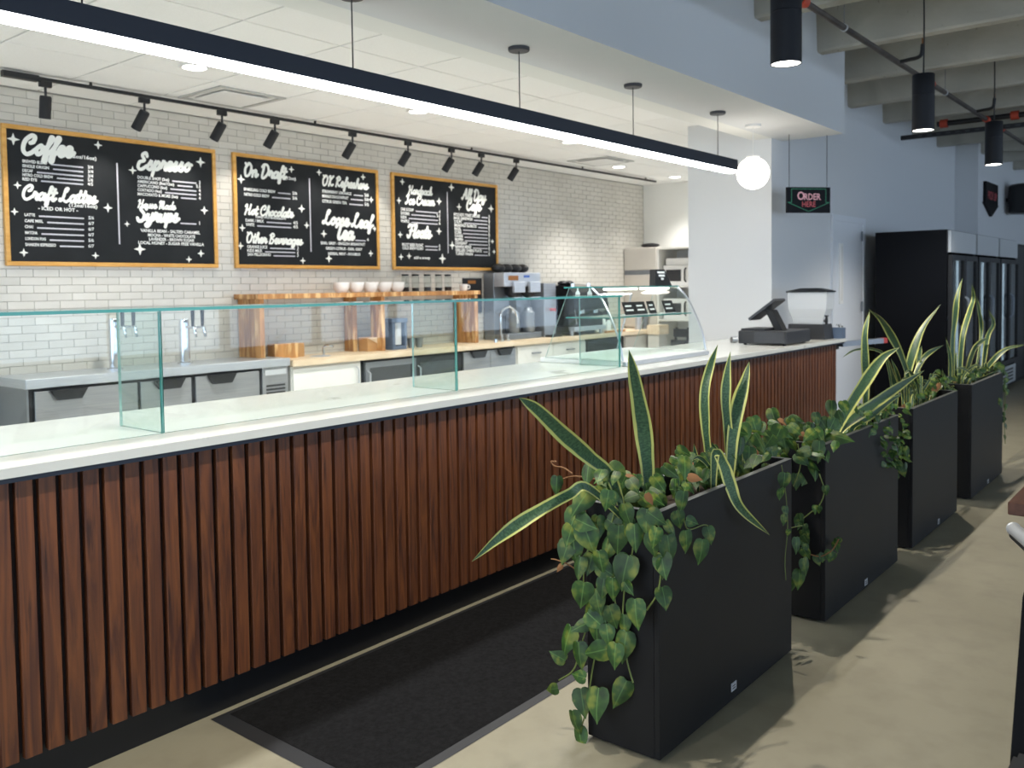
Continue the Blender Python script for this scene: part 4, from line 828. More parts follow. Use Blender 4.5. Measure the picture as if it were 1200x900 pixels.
# ================================================================== MENU BOARDS
BYF = WY-.006
def star(mb, px, py, rp, yv):
    c = AY(px, py, yv); r = rp*depth(c)/FPX*1.05
    mb.poly([(c.x+math.cos(k*math.pi/4)*r*(1 if k % 2 == 0 else .36), yv, c.z+math.sin(k*math.pi/4)*r*(1 if k % 2 == 0 else .36)) for k in range(8)])
BD = [
 dict(x=(2.95, 4.85), lab='black menu board in a light wood frame headed Coffee, leftmost of three', div=((137, 191), (139, 286)),
  head=[('Coffee', (24, 180), (85, 184)), ('Craft Lattes', (25, 233), (113, 239)), ('Espresso', (160, 198), (223, 201)), ('House Made', (161, 243), (205, 246)), ('Syrups', (160, 259), (209, 260))],
  rows=[(t, 26.5, y, 109, p) for t, y, p in [('BREWED BLEND', 190, '3/4'), ('SINGLE ORIGIN', 195.5, '3/4'), ('DECAF', 201, '3/4'), ('NITRO COLD BREW', 206, '5/6'), ('RED EYE', 211, '4/5')]]
      +[(t, 29+i*.2, 253+7*i, 110, p) for i, (t, p) in enumerate([('LATTE', '5/6'), ('CAFE MIEL', '6/7'), ('CHAI', '6/7'), ('MATCHA', '6/7'), ('LONDON FOG', '5/6'), ('SHAKEN ESPRESSO', '6/7')])]
      +[(t, 161.5, 209+4.9*i, 235, p) for i, (t, p) in enumerate([('DOUBLE SHOT (2oz)', '3'), ('AMERICANO (8oz/12oz)', '3.5'), ('CAPPUCCINO (6oz)', '4'), ('CORTADO (4oz)', '4'), ('MACCHIATO & MORE (3oz)', '4')])]
      +[('', 208, 262, 235, '1')],
  ctr=[('(12oz/16oz)', 97, 186, 4.2), ('(12oz/16oz)', 98, 243, 4.2), ('- ICED OR HOT -', 69, 247, 4.2), ('VANILLA BEAN - SALTED CARAMEL', 201, 273, 3.6), ('MOCHA - WHITE CHOCOLATE', 202, 278, 3.6), ('LAVENDER - BROWN SUGAR', 202, 282.5, 3.6), ('LOCAL HONEY - SUGAR FREE VANILLA', 202, 287, 3.6)],
  st=[(15.5, 163, 7), (115, 170, 5), (20.5, 217, 4.5), (17, 248, 4.5), (126.5, 243.5, 5.5), (28, 296, 5), (112, 299.5, 4.2), (235, 190, 6), (155.5, 199.5, 5), (239.5, 246.5, 5), (149, 262.5, 3.5), (164, 292, 7), (235.5, 297, 4.5), (221.5, 304, 4)]),
 dict(x=(5.04, 6.93), lab='black menu board in a light wood frame headed On Draft, middle of three', div=((362.5, 209), (365.5, 295)),
  head=[('On Draft', (285, 206), (335, 210)), ('Hot Chocolate', (286, 251), (343, 255)), ('Other Beverages', (288, 284), (354, 287)), ('OK Refreshers', (377, 217), (431, 222)), ('Loose Leaf', (378, 262), (436, 268)), ('Tea', (392, 280), (414, 281))],
  rows=[('SPARKLING COLD BREW', 286, 223, 348, '5/6'), ('NITRO COLD BREW', 286.5, 229, 348, '5/6'), ('DARK / MILK', 288, 259.5, 349, '4/5'), ('WHITE', 288.5, 264.5, 349, '4/5'), ('ORANGE JUICE', 290, 290.5, 350, '3'), ('KIDS MILK', 290, 295, 350, '2'), ('SAN PELLEGRINO', 290.5, 299.5, 350, '3'),
        ('STRAWBERRY LEMONADE', 378, 225.5, 432, '5/6'), ('MANGO DRAGONFRUIT', 378, 231, 432, '5/6'), ('CITRUS GREEN TEA', 378, 237, 432, '5/6'), ('', 414, 282, 432, '4')],
  ctr=[('(12oz)', 341, 210.5, 3.5), ('EARL GREY - ENGLISH BREAKFAST', 403, 287, 3.2), ('GREEN CITRUS - EARL GREY', 404, 293, 3.2), ('HERBAL MINT - ROOIBOS', 404, 299, 3.2), ('TOPPED WITH MARSHMALLOW', 318, 256.5, 2.6)],
  st=[(282.5, 210, 5.5), (341.5, 198.5, 4), (353.5, 244.5, 5), (359.5, 264, 4), (284, 267, 4.5), (282, 288, 4.5), (355, 305.5, 4), (374, 202, 4), (425.5, 207.5, 4), (435, 234, 4), (379.5, 274, 4.5), (439, 268, 3.5), (434.5, 297, 4), (385.5, 303, 5)]),
 dict(x=(7.14, 9.04), lab='black menu board in a light wood frame headed All Day Cafe, rightmost of three', div=((524, 225), (525.5, 297)),
  head=[('Hardpack', (478, 227), (506, 229)), ('Ice Cream', (475, 239), (509, 241)), ('Floats', (477, 278), (505, 279)), ('All Day', (541, 233), (569, 236)), ('Cafe', (546, 246), (563, 247))],
  rows=[(t, 470, 246.5+4.6*i, 516, p) for i, (t, p) in enumerate([('ONE SCOOP', '4'), ('DOUBLE', '5.5'), ('KIDS', '3'), ('WAFFLE', '6')])]+[('ROOT BEER FLOAT', 471.5, 288, 516, '6'), ('COLD BREW FLOAT', 472, 292, 516, '6')]
      +[(t, 532+.22*i, 252.5+4.2*i, 574, '%d' % (5+i % 4)) for i, t in enumerate(['AVOCADO TOAST DELUXE', 'BAGEL SANDWICH', 'YOGURT', 'BREAKFAST BURRITO', 'BAGEL', 'SCONE', 'COOKIE', 'MUFFIN', 'CROISSANT', 'BANANA BREAD', 'GRILLED CHEESE PLATE', 'TURKEY PANINI'])],
  ctr=[('add a scoop', 495, 303.5, 3.4)],
  st=[(471.5, 213, 4), (467.5, 235, 4), (514.5, 236, 4.5), (469, 275, 4), (514.5, 271, 4.5), (470, 301, 4), (479.5, 300, 4), (518.5, 303, 6), (529, 219.5, 5), (538, 242.5, 4.5), (575.5, 244.5, 5), (577, 283, 3), (579, 295, 3), (530, 287.5, 5)])]
jobs = []
def qt(bi, body, px, py, hpx, align, fit=None):
    """small print at a board point; fit = (max width in metres)"""
    if not body: return
    p = AY(px, py, BYF-.028); h = hpx*depth(p)/FPX*1.35
    jobs.append((bi, queue_text(body, h, align, .03), p, fit))
FR = .036; BZ0, BZ1 = 1.832, 2.958
for bi, B in enumerate(BD):
    x0, x1 = B['x']; B['root'] = r = thing('menu_board', ((x0+x1)/2, BYF, BZ0), B['lab'], 'menu board', 'menu boards on the tiled wall')
    bx('panel', 'chalkboard', x0+FR, x1-FR, BYF-.02, BYF, BZ0+FR, BZ1-FR, r)
    for n_, a in (('frame_rail', (x0, x1, BZ0, BZ0+FR)), ('frame_rail', (x0, x1, BZ1-FR, BZ1)), ('frame_stile', (x0, x0+FR, BZ0+FR, BZ1-FR)), ('frame_stile', (x1-FR, x1, BZ0+FR, BZ1-FR))):
        bx(n_, 'frame_wood', a[0], a[1], BYF-.036, BYF, a[2], a[3], r, .004)
    yv = BYF-.0215
    for body, a, b in B['head']:
        mb = MB(); p, q = AY(*a, yv), AY(*b, yv); heading(mb, body, (p.x, p.z), (q.x, q.z), yv-.001, .2 if len(body) > 6 else .22); mb.obj('heading_lettering', 'chalk', r)
    mb = MB()
    for s in B['st']: star(mb, *s, yv)
    mb.obj('sparkle_marks', 'chalk', r, kind='stuff')
    (a, b) = B['div']; p, q = AY(*a, yv), AY(*b, yv); bx('divider_line', 'chalk_line', p.x-.0065, p.x+.0065, yv-.001, yv, q.z, p.z, r)
    mb = MB()
    for t, xl, y, xr, pr_ in B['rows']:
        p = AY(xl, y, yv); d_ = depth(p)/FPX; e = AY(xr, y, yv); est = len(t)*d_*2.45*.95
        qt(bi, t, xl, y, 3.5, 'LEFT', est); 
        jobs.append((bi, queue_text(pr_, 4.2*d_*1.3, 'RIGHT', .02), Vector((e.x, yv, p.z)), None))
        s0 = p.x+est+.03; s1 = e.x-(.085 if len(pr_) > 1 else .045)
        if s1 > s0: mb.box(s0, s1, yv-.0005, yv, p.z-.002, p.z+.01)
    mb.obj('price_lines', 'chalk_line', r, kind='stuff')
    for t, x, y, h in B['ctr']: qt(bi, t, x, y, h, 'CENTER', len(t)*h*.72*depth(AY(x, y, yv))/FPX)
# other lettering queued here too
sg = [queue_text('O', .113, 'LEFT', .02), queue_text('RDER', .087, 'LEFT', .02), queue_text('HERE', .074, 'CENTER', .01), queue_text('PICK UP', .11, 'CENTER', .01)]
TM = flush_text()
acc = [MB(), MB(), MB()]
for bi, o, p, fit in jobs:
    me = TM[o]; b = bmesh.new(); b.from_mesh(me)
    xs_ = [v.co.x for v in b.verts] or [0]; w = max(xs_)-min(xs_); k = min(1.4, fit/w) if fit and w > 0 else 1
    acc[bi].merge(b, Matrix(((k, 0, 0, p.x), (0, 0, -1, BYF-.0225), (0, 1, 0, p.z), (0, 0, 0, 1))))
for bi in range(3): acc[bi].obj('menu_print', 'chalk_text', BD[bi]['root'], kind='stuff')

# ================================================================== HANGING SIGN, SIGNS, SPEAKER
Lp, Rp = Vector((8.33, 3.35, 0)), Vector((8.675, 3.055, 0)); ux = (Rp-Lp).normalized(); un = Vector((ux.y, -ux.x, 0))
if un.dot(CAM-Lp) < 0: un = -un
zt = AX(919, 219.5, 8.33).z; hgt = .2465; wid = (Rp-Lp).length
osn = thing('order_sign', ((Lp+Rp)/2).to_tuple()[:2]+(zt-hgt,), 'black hanging sign reading ORDER HERE in pink with a green arrow outline', 'sign')
def on(u, v, d=0.): return Lp+ux*u+un*d+Vector((0, 0, zt-hgt+v))
MB().prism([on(0, 0, -.012), on(wid, 0, -.012), on(wid, hgt, -.012), on(0, hgt, -.012)], un*.024).obj('panel', 'sign_black', osn)
for u in (.03, wid-.03): MB().cyl(on(u, hgt), Vector((on(u, 0).x, on(u, 0).y, BZ_)), .0035, seg=6).obj('wire', 'charcoal', osn)
mb = MB()
def stroke(P, w, d=.0135):
    for a, b in zip(P, P[1:]):
        a, b = Vector(a), Vector(b); t = (b-a).normalized(); n = Vector((-t.y, t.x))*w
        mb.poly([on(*(a+n-t*w), d), on(*(a-n-t*w), d), on(*(b-n+t*w), d), on(*(b+n+t*w), d)])
stroke([(.01, .1), (.048, .1), (.048, .229), (wid-.048, .229), (wid-.048, .1), (wid-.01, .1), (wid/2, .013), (.01, .1)], .004)
mb.obj('arrow_outline', 'sign_green', osn)
def sign_text(o, u, v, mat, name, kx=1):
    mb2 = MB(); b = bmesh.new(); b.from_mesh(TM[o]); q = on(u, v, .014)
    mb2.merge(b, Matrix(((ux.x*kx, 0, un.x, q.x), (ux.y*kx, 0, un.y, q.y), (0, 1, 0, q.z), (0, 0, 0, 1)))); mb2.obj(name, mat, osn)
sign_text(sg[0], .105, .125, 'sign_pink', 'lettering', .85); sign_text(sg[1], .175, .125, 'sign_pink', 'lettering', .82); sign_text(sg[2], wid/2, .058, 'sign_red', 'lettering', .85)
# arrow sign on the far pier
c = AY(1160.5, 232, 3.18); ar = thing('arrow_sign', (c.x, 3.18, c.z-.3), 'black down-arrow sign with pink lettering on the far pier above the fridges', 'sign')
MB().prism([(c.x+a*1.17, 3.15, c.z+b*.865) for a, b in ((-.4, .28), (.4, .28), (.4, -.12), (.46, -.12), (0, -.36), (-.46, -.12), (-.4, -.12))], (0, .045, 0)).obj('panel', 'sign_black', ar)
mb = MB(); b = bmesh.new(); b.from_mesh(TM[sg[3]]); mb.merge(b, Matrix(((1.75, 0, 0, c.x), (0, 0, -1, 3.147), (0, 1.75, 0, c.z-.04), (0, 0, 0, 1)))); mb.obj('lettering', 'sign_red', ar)
drop_text()
c = AY(1203, 233, 2.88); ws = thing('wall_speaker', (c.x, 2.88, c.z-.3), 'dark cylindrical loudspeaker at the right edge above the fridges', 'speaker')
MB().lathe([(.25, -.26), (.28, -.23), (.295, 0), (.28, .23), (.25, .26), (.0, .26)], (c.x, c.y, c.z), 28).obj('cabinet', 'black', ws, smooth=True)
bx('bracket', 'black', c.x-.03, c.x+.03, 3.1, 3.2, c.z-.03, c.z+.03, ws)

# ================================================================== PIPES
PYY, PZZ = 2.344, 3.555
pp = thing('sprinkler_pipe', (8.6, PYY, 3.5), 'brown sprinkler pipe with orange couplings running below the concrete ribs', 'pipe')
MB().cyl((1.7, PYY, PZZ), (15.6, PYY, PZZ), .024, seg=12).obj('main_pipe', 'pipe', pp, smooth=True)
for x in (6.12, 9.47, 12.02, 12.9): MB().cyl((x-.043, PYY, PZZ), (x+.043, PYY, PZZ), .039, seg=14).obj('coupling', 'orange_coupling', pp, smooth=True)
for x in (6.96, 10.03):
    MB().cyl((x-.01, PYY, PZZ), (x+.01, PYY, PZZ), .03, seg=12).obj('clip', 'plate', pp); MB().cyl((x, PYY, PZZ+.02), (x, PYY, DZ), .0035, seg=6).obj('hanger_rod', 'steel_dark', pp)
for px, py in ((1052, 76), (1142, 131)):
    x = AY(px, py, PYY).x; MB().tube([(x, PYY, PZZ), (x+.02, PYY-.08, PZZ+.01), (x+.03, PYY-.18, PZZ+.03), (x+.03, PYY-.2, PZZ+.13)], .017, 8).obj('branch', 'black', pp, smooth=True); MB().cyl((x+.03, PYY-.2, PZZ+.13), (x+.03, PYY-.2, PZZ+.18), .009, seg=8).obj('sprinkler_head', 'yellow_brown', pp)
cp = thing('conduit_rack', (12.37, 1.7, 3.46), 'black perforated rail and pipe rack with orange couplings crossing under the far ribs', 'rack')
ya, yb = 3.42, -1.3; CXX = 12.37
bx('perforated_rail', 'black', CXX-.025, CXX+.025, yb, ya, 3.47, 3.525, cp); MB().cyl((CXX, yb, 3.622), (CXX, 2.98, 3.622), .034, seg=12).obj('black_pipe', 'black', cp, smooth=True)
mb = MB()
for k in range(40): y = yb+.09+k*.112; mb.box(CXX-.0305, CXX-.0255, y, y+.052, 3.49, 3.505)
mb.obj('rail_slots', 'grey_dark', cp, kind='stuff')
for y in (2.9, 2.1, 1.8, 1.2): MB().cyl((CXX, y-.043, 3.622), (CXX, y+.043, 3.622), .054, seg=14).obj('coupling', 'orange_coupling', cp, smooth=True)
for y in (3.2, 1.73): MB().cyl((CXX, y, 3.525), (CXX, y, DZ), .007, seg=6).obj('hanger_rod', 'steel_dark', cp)

# ================================================================== FRIDGES
for i in range(3):
    x0, x1 = 11.07+1.39*i+.005, 11.07+1.39*(i+1)-.005; y0, y1, h = 2.555, 3.35, 2.205
    f = thing('glass_door_fridge', ((x0+x1)/2, 2.95, 0), 'tall black glass-door drinks fridge, %s of the three along the right wall' % ['nearest', 'middle', 'farthest'][i], 'fridge', 'drinks fridges along the wall')
    mb = MB(); mb.box(x0, x0+.04, y0, y1, .1, h); mb.box(x1-.04, x1, y0, y1, .1, h); mb.box(x0+.04, x1-.04, y0, y1, h-.05, h); mb.box(x0+.04, x1-.04, y0, y1, .1, .36); mb.box(x0+.04, x1-.04, y1-.04, y1, .36, h-.05); mb.obj('cabinet', 'fridge_black', f); bx('liner', 'fridge_inside', x0+.041, x1-.041, y1-.06, y1-.041, .37, h-.3, f)
    bx('header', 'fridge_trim', x0+.045, x1-.045, y0-.03, y0, h-.26, h-.01, f)
    bx('plinth', 'fridge_trim', x0+.03, x1-.03, y0-.02, y0, .1, .36, f)
    mb = MB()
    for k in range(4): mb.box(x0+.25, x1-.25, y0-.024, y0-.02, .14+k*.05, .165+k*.05)
    mb.obj('grille_slots', 'black', f)
    for k in range(2):
        a, b = x0+.03+k*(x1-x0-.06)/2+.006, x0+.03+(k+1)*(x1-x0-.06)/2-.006
        d = MB(); z0, z1 = .4, h-.29; d.box(a, a+.05, y0-.05, y0-.005, z0, z1); d.box(b-.05, b, y0-.05, y0-.005, z0, z1); d.box(a+.05, b-.05, y0-.05, y0-.005, z0, z0+.06); d.box(a+.05, b-.05, y0-.05, y0-.005, z1-.06, z1)
        d = d.obj('door', 'black', f); bx('pane', 'fridge_glass', a+.05, b-.05, y0-.03, y0-.02, z0+.06, z1-.06, d)
        hx = b-.025 if k == 0 else a+.025; MB().tube([(hx, y0-.05, 1.08), (hx, y0-.085, 1.13), (hx, y0-.09, 1.25), (hx, y0-.085, 1.37), (hx, y0-.05, 1.42)], .012, 8).obj('handle', 'hinge_grey', d, smooth=True)
    bx('interior_fill', 'fridge_fill', (x0+x1)/2-.015, (x0+x1)/2+.015, y0+.03, y0+.05, .45, h-.35, f)  # added glowing strip that lightens the dark fridge interior
    for z in (.75, 1.15, 1.55): bx('shelf', 'fridge_inside', x0+.05, x1-.05, y0+.08, y1-.06, z, z+.015, f)
    for x in (x0+.12, x1-.12):
        for y in (y0+.1, y1-.1): MB().cyl((x, y, 0), (x, y, .1), .03, seg=10).obj('foot', 'black', f)

bk = thing('dark_opening', (16.4, 2.9, 0), 'black box standing in for the dark opening past the farthest fridge', 'cabinet')  # black box in place of the dark opening, its doors are invented
bx('body', 'fridge_black', 15.36, 17.6, 2.66, 3.19, 0, 2.19, bk); bx('door', 'black', 15.38, 16.47, 2.64, 2.6595, .06, 2.15, bk); bx('door', 'black', 16.49, 17.58, 2.64, 2.6595, .06, 2.15, bk)

# ================================================================== BACK BAR
def bar_door(par, x0, x1, z0, z1, mat, y, handle=None, name='door'):
    d = bx(name, mat, x0+.004, x1-.004, y-.025, y, z0, z1, par, .003)
    if handle == 'cup':
        c = x0+.25; MB().prism([(c-.14, y-.028, z1+.005), (c+.14, y-.028, z1+.005), (c+.09, y-.028, z1-.075), (c-.09, y-.028, z1-.075)], (0, -.04, 0)).obj('handle', 'black', d)
    if handle == 'bar': MB().tube([(x1-.06, y-.025, z1-.32), (x1-.06, y-.06, z1-.3), (x1-.06, y-.06, z1-.06), (x1-.06, y-.025, z1-.04)], .008, 6, False).obj('handle', 'steel', d)
    if handle == 'pull': bx('handle', 'steel_dark', (x0+x1)/2-.09, (x0+x1)/2+.09, y-.05, y-.025, z1-.1, z1-.085, d)
    return d
FY = 7.03; SZ = .96
kg = thing('keg_cooler', (3.9, 7.3, 0), 'long stainless steel keg cooler bar with pull-handle doors below the tap towers', 'cooler')
bx('steel_top', 'steel', 2.84, 5.25, FY-.01, WY-.01, SZ-.075, SZ, kg, .004)
bx('body', 'black_matte', 2.86, 4.93, FY+.02, WY-.02, .1, SZ-.075, kg)
bx('side_panel', 'steel_dark', 2.845, 2.86, FY, WY-.02, .1, SZ-.075, kg)
bar_door(kg, 2.90, 3.72, .14, SZ-.1, 'steel_door', FY+.02, 'cup'); bar_door(kg, 3.74, 4.21, .14, SZ-.1, 'steel_door', FY+.02, 'cup'); bar_door(kg, 4.245, 4.905, .14, SZ-.1, 'steel_door', FY+.02, 'cup')
bx('plinth', 'black', 2.9, 4.9, FY+.06, WY-.05, 0, .1, kg)
im = thing('ice_machine', (5.09, 7.3, 0), 'narrow stainless ice machine with louvred front at the end of the keg cooler', 'ice machine')
bx('cabinet', 'steel_door', 4.945, 5.235, FY+.01, WY-.02, 0, SZ-.076, im, .003)
mb = MB()
for k in range(9): mb.box(4.985, 5.195, FY+.004, FY+.0099, .42+k*.035, .438+k*.035)
mb.obj('louvre_slots', 'charcoal', im); bx('control_strip', 'plate', 4.97, 5.21, FY+.002, FY+.0099, SZ-.15, SZ-.1, im)
for i, (px, hz, sd) in enumerate([(135, 1.39, 1), (217, 1.36, 1)]):
    x = AY(px, 430, 7.3).x
    t = thing('tap_tower', (x, 7.3, SZ), ['chrome draft tap tower behind the first glass divider', 'chrome draft tap tower to the right of the first glass divider'][i], 'tap tower', 'draft tap towers')
    MB().lathe([(.065, 0), (.065, .012), (.045, .02), (.045, hz-SZ-.03), (.04, hz-SZ), (.0, hz-SZ)], (x, 7.3, SZ), 24).obj('column', 'chrome', t, smooth=True)
    for k, (dx, zz) in enumerate(((-.01, hz-.07), (.085, hz-.07))):
        MB().tube([(x+dx*.5, 7.26, zz), (x+dx+.02, 7.2, zz), (x+dx+.03, 7.17, zz), (x+dx+.035, 7.16, zz-.05), (x+dx+.035, 7.15, zz-.09)], .012, 8).obj('faucet', 'chrome', t, smooth=True)
        MB().cyl((x+dx+.025, 7.18, zz+.01), (x+dx+.02, 7.17, zz+.15), .013, .018, 10).obj('tap_handle', 'black', t, smooth=True)
# wooden worktop and the units under it ----------------------------------
wt = bx('worktop', 'butcher', 5.27, 12.2, 7.0, WY-.008, .868, .93, bev=.008, label='pale butcher block worktop along the tiled wall', cat='worktop')
wt.location.z += 0
UN = [('base_cabinet', 5.28, 6.16, 'cabinet_white', 'white base cabinet with one bar handle beside the ice machine', 'cabinet', 'bar', 1),
      ('undercounter_fridge', 6.2, 7.7, 'black', 'black framed glass-door undercounter fridge under the wooden worktop', 'fridge', 'glass', 2),
      ('steel_fridge', 7.73, 8.73, 'steel_door', 'stainless undercounter fridge with dark cup handles left of the white drawers', 'fridge', 'cup', 2),
      ('drawer_cabinet', 8.75, 10.3, 'cabinet_white', 'white drawer cabinet under the worktop behind the pastry case', 'cabinet', 'pull', 2),
      ('black_cooler', 10.32, 11.3, 'black', 'low black cooler under the worktop seen through the pastry case', 'cooler', 'none', 1),
      ('plain_cabinet', 11.32, 12.18, 'cabinet_beige', 'beige base cabinet at the far end of the worktop', 'cabinet', 'none', 1)]
for n_, x0, x1, mt_, lab, cat, hd, nd in UN:
    u = thing(n_, ((x0+x1)/2, 7.3, 0), lab, cat)
    bx('carcass', 'cabinet_white' if 'white' in mt_ else ('black_matte' if mt_ in ('black', 'steel_door') else mt_), x0, x1, FY+.03, WY-.02, .08, .867, u)
    bx('plinth', 'black', x0+.01, x1-.01, FY+.08, WY-.05, 0, .08, u)
    for k in range(nd):
        a, b = x0+.01+k*(x1-x0-.02)/nd, x0+.01+(k+1)*(x1-x0-.02)/nd
        if hd == 'glass':
            mb = MB(); mb.box(a, a+.06, FY, FY+.03, .12, .84); mb.box(b-.06, b, FY, FY+.03, .12, .84); mb.box(a+.06, b-.06, FY, FY+.03, .12, .18); mb.box(a+.06, b-.06, FY, FY+.03, .78, .84)
            d = mb.obj('door', 'steel_dark' if k == 0 else 'black', u); bx('pane', 'fridge_glass', a+.06, b-.06, FY+.01, FY+.018, .18, .78, d)
            MB().tube([(a+.03, FY, .75), (a+.03, FY-.04, .73), (a+.03, FY-.04, .45), (a+.03, FY, .43)], .009, 6, False).obj('handle', 'steel', d)
        elif hd == 'pull':
            for z0, z1 in ((.61, .845), (.36, .6), (.1, .35)): bar_door(u, a, b, z0, z1, mt_, FY+.03, 'pull', 'drawer')
        else: bar_door(u, a, b, .1, .845, mt_, FY+.03, hd if hd != 'none' else None)
WZ = .93
def Q(px, py, y): return AY(px, py, y)
# wooden hutch shelf
hx0, hx1 = 5.06, 8.22
hu = thing('wooden_hutch', (6.6, 7.38, WZ), 'long oak block shelf unit standing on the back bar below the menu boards', 'shelf')
bx('top_board', 'hutch', hx0-.04, hx1+.02, 7.19, 7.585, 1.525, 1.575, hu, .004)
for x, zb in ((hx0, SZ), ):
    for k in range(4): bx('end_stave', 'hutch', x, x+.05, 7.22+k*.09, 7.307+k*.09, zb, 1.525, hu)
for k in range(2): bx('mid_stave', 'hutch', 6.62, 6.67, 7.22+k*.09, 7.307+k*.09, WZ, 1.525, hu)
bx('mid_post', 'hutch', 6.40, 6.46, 7.44, 7.58, WZ, 1.525, hu)
for k in range(4): bx('end_stave', 'hutch', hx1-.06, hx1, 7.22+k*.09, 7.307+k*.09, WZ, 1.525, hu)
bx('low_board', 'hutch', hx0+.22, hx0+.5, 7.30, 7.34, WZ+.001, 1.08, hu)
HZ = 1.575
for i, px in enumerate((400, 417, 434, 450, 465)):
    p = Q(px, 340, 7.36); b = MB().lathe([(.0, .0), (.055, .0), (.06, .005), (.085, .05), (.092, .11), (.087, .11), (.08, .05), (.055, .01), (.0, .01)], (p.x, 7.36, HZ), 24)
    b.obj('bowl', 'white_ceramic', None, smooth=True, label='white round bowl on the hutch shelf, %s of five from the left' % ORD[i], cat='bowl', group='white bowls on the hutch')
for i, px in enumerate((475, 487, 501, 514, 525)):
    p = Q(px, 337, 7.36); j = thing('glass_jar', (p.x, 7.36, HZ), 'clear glass jar with dark lid on the hutch, %s of five from the left' % ORD[i], 'jar', 'lidded jars on the hutch')
    MB().lathe([(.0, .001), (.042, .001), (.045, .01), (.045, .165), (.035, .18)], (p.x, 7.36, HZ), 18).obj('body', 'jar', j, smooth=True)
    MB().lathe([(.0, .004), (.04, .004), (.041, .05-.008*(i % 2)), (.0, .05-.008*(i % 2))], (p.x, 7.36, HZ), 16).obj('contents', ['coffee', 'black', 'grey_dark', 'black', 'coffee'][i], j, smooth=True)
    MB().lathe([(.0, .18), (.04, .18), (.042, .2), (.0, .201)], (p.x, 7.36, HZ), 18).obj('lid', 'black', j, smooth=True)
p = Q(543, 338, 7.34); mg = thing('mug', (p.x, 7.34, HZ), 'white coffee mug at the right end of the hutch shelf', 'mug')
MB().lathe([(.0, 0), (.04, 0), (.05, .02), (.055, .08), (.05, .08), (.045, .02), (.0, .012)], (p.x, 7.34, HZ), 20).obj('cup', 'white_ceramic', mg, smooth=True)
MB().tube([(p.x+.05, 7.33, HZ+.065), (p.x+.09, 7.32, HZ+.06), (p.x+.09, 7.32, HZ+.03), (p.x+.045, 7.33, HZ+.02)], .007, 6).obj('handle', 'white_ceramic', mg, smooth=True)
# things on the worktop
p0, p1 = Q(313, 415, 7.36), Q(357, 415, 7.36)
mb = MB().box(p0.x+.12, p1.x, 7.36, 7.52, WZ, WZ+.14, .003); mb.obj('cardboard_box', 'kraft', None, label='low open kraft cardboard box beside the hutch end', cat='box')
p = Q(436, 405, 7.34); kb = thing('kraft_carton', (p.x, 7.4, WZ), 'small kraft carton with a flap under the middle of the hutch', 'box')
MB().box(p.x-.1, p.x+.1, 7.3, 7.45, WZ, WZ+.15, .002).obj('carton', 'kraft', kb); MB().prism([(p.x-.1, 7.296, WZ+.15), (p.x+.1, 7.296, WZ+.15), (p.x+.1, 7.296, WZ+.05)], (0, -.003, 0)).obj('flap', 'butcher', kb)
p = Q(383, 413, 7.25); rs = thing('pitcher_rinser', (p.x, 7.25, WZ), 'small chrome pitcher rinser set in the worktop', 'rinser')
MB().lathe([(.0, .004), (.1, .004), (.11, .0), (.0, .0)], (p.x-.08, 7.25, WZ), 20).obj('tray', 'steel', rs, smooth=True)
MB().tube([(p.x, 7.3, WZ), (p.x, 7.3, WZ+.08), (p.x+.02, 7.27, WZ+.1), (p.x+.06, 7.22, WZ+.09)], .012, 8).obj('spout', 'chrome', rs, smooth=True)
p = Q(463, 403, 7.3); bl = thing('coffee_grinder', (p.x, 7.3, WZ), 'blue grey coffee grinder under the hutch shelf', 'grinder')
mb = MB(); mb.box(p.x-.11, p.x+.11, 7.22, 7.4, WZ, WZ+.04, .005); mb.box(p.x-.11, p.x-.07, 7.22, 7.4, WZ+.04, WZ+.30); mb.box(p.x+.08, p.x+.11, 7.22, 7.4, WZ+.04, WZ+.30); mb.box(p.x-.12, p.x+.12, 7.21, 7.41, WZ+.30, WZ+.35, .005); mb.obj('housing', 'blue_grey', bl); bx('hopper', 'acrylic', p.x-.05, p.x+.06, 7.26, 7.36, WZ+.05, WZ+.30, bl)
for i, px in enumerate((482, 491)):
    p = Q(px, 402, 7.3); MB().lathe([(.0, 0), (.035, 0), (.05, .11), (.053, .11), (.0, .105)], (p.x, 7.3, WZ), 16).obj('steel_pitcher', 'steel_dark', None, smooth=True, label=['dark steel milk pitcher nearer the grinder', 'dark steel milk pitcher next to the second glass divider'][i], cat='pitcher', group='milk pitchers')
a, b = Q(550, 326, WY-.02), Q(564, 366, WY-.02); ka = thing('wall_panel', ((a.x+b.x)/2, WY-.01, b.z), 'black panel with brown emblem on the tiles right of the hutch', 'panel'); bx('panel', 'black', a.x-.12, b.x+.02, WY-.02, WY-.007, b.z, a.z, ka); bx('emblem', 'yellow_brown', a.x-.03, a.x+.12, WY-.024, WY-.02, a.z-.07, a.z-.03, ka)
a, b = Q(568, 341, WY-.02), Q(583, 369, WY-.02); bx('chalk_panel', 'black_matte', a.x, b.x, WY-.02, WY-.007, b.z, a.z, label='plain black panel on the tiles beside the coffee brewer', cat='panel')
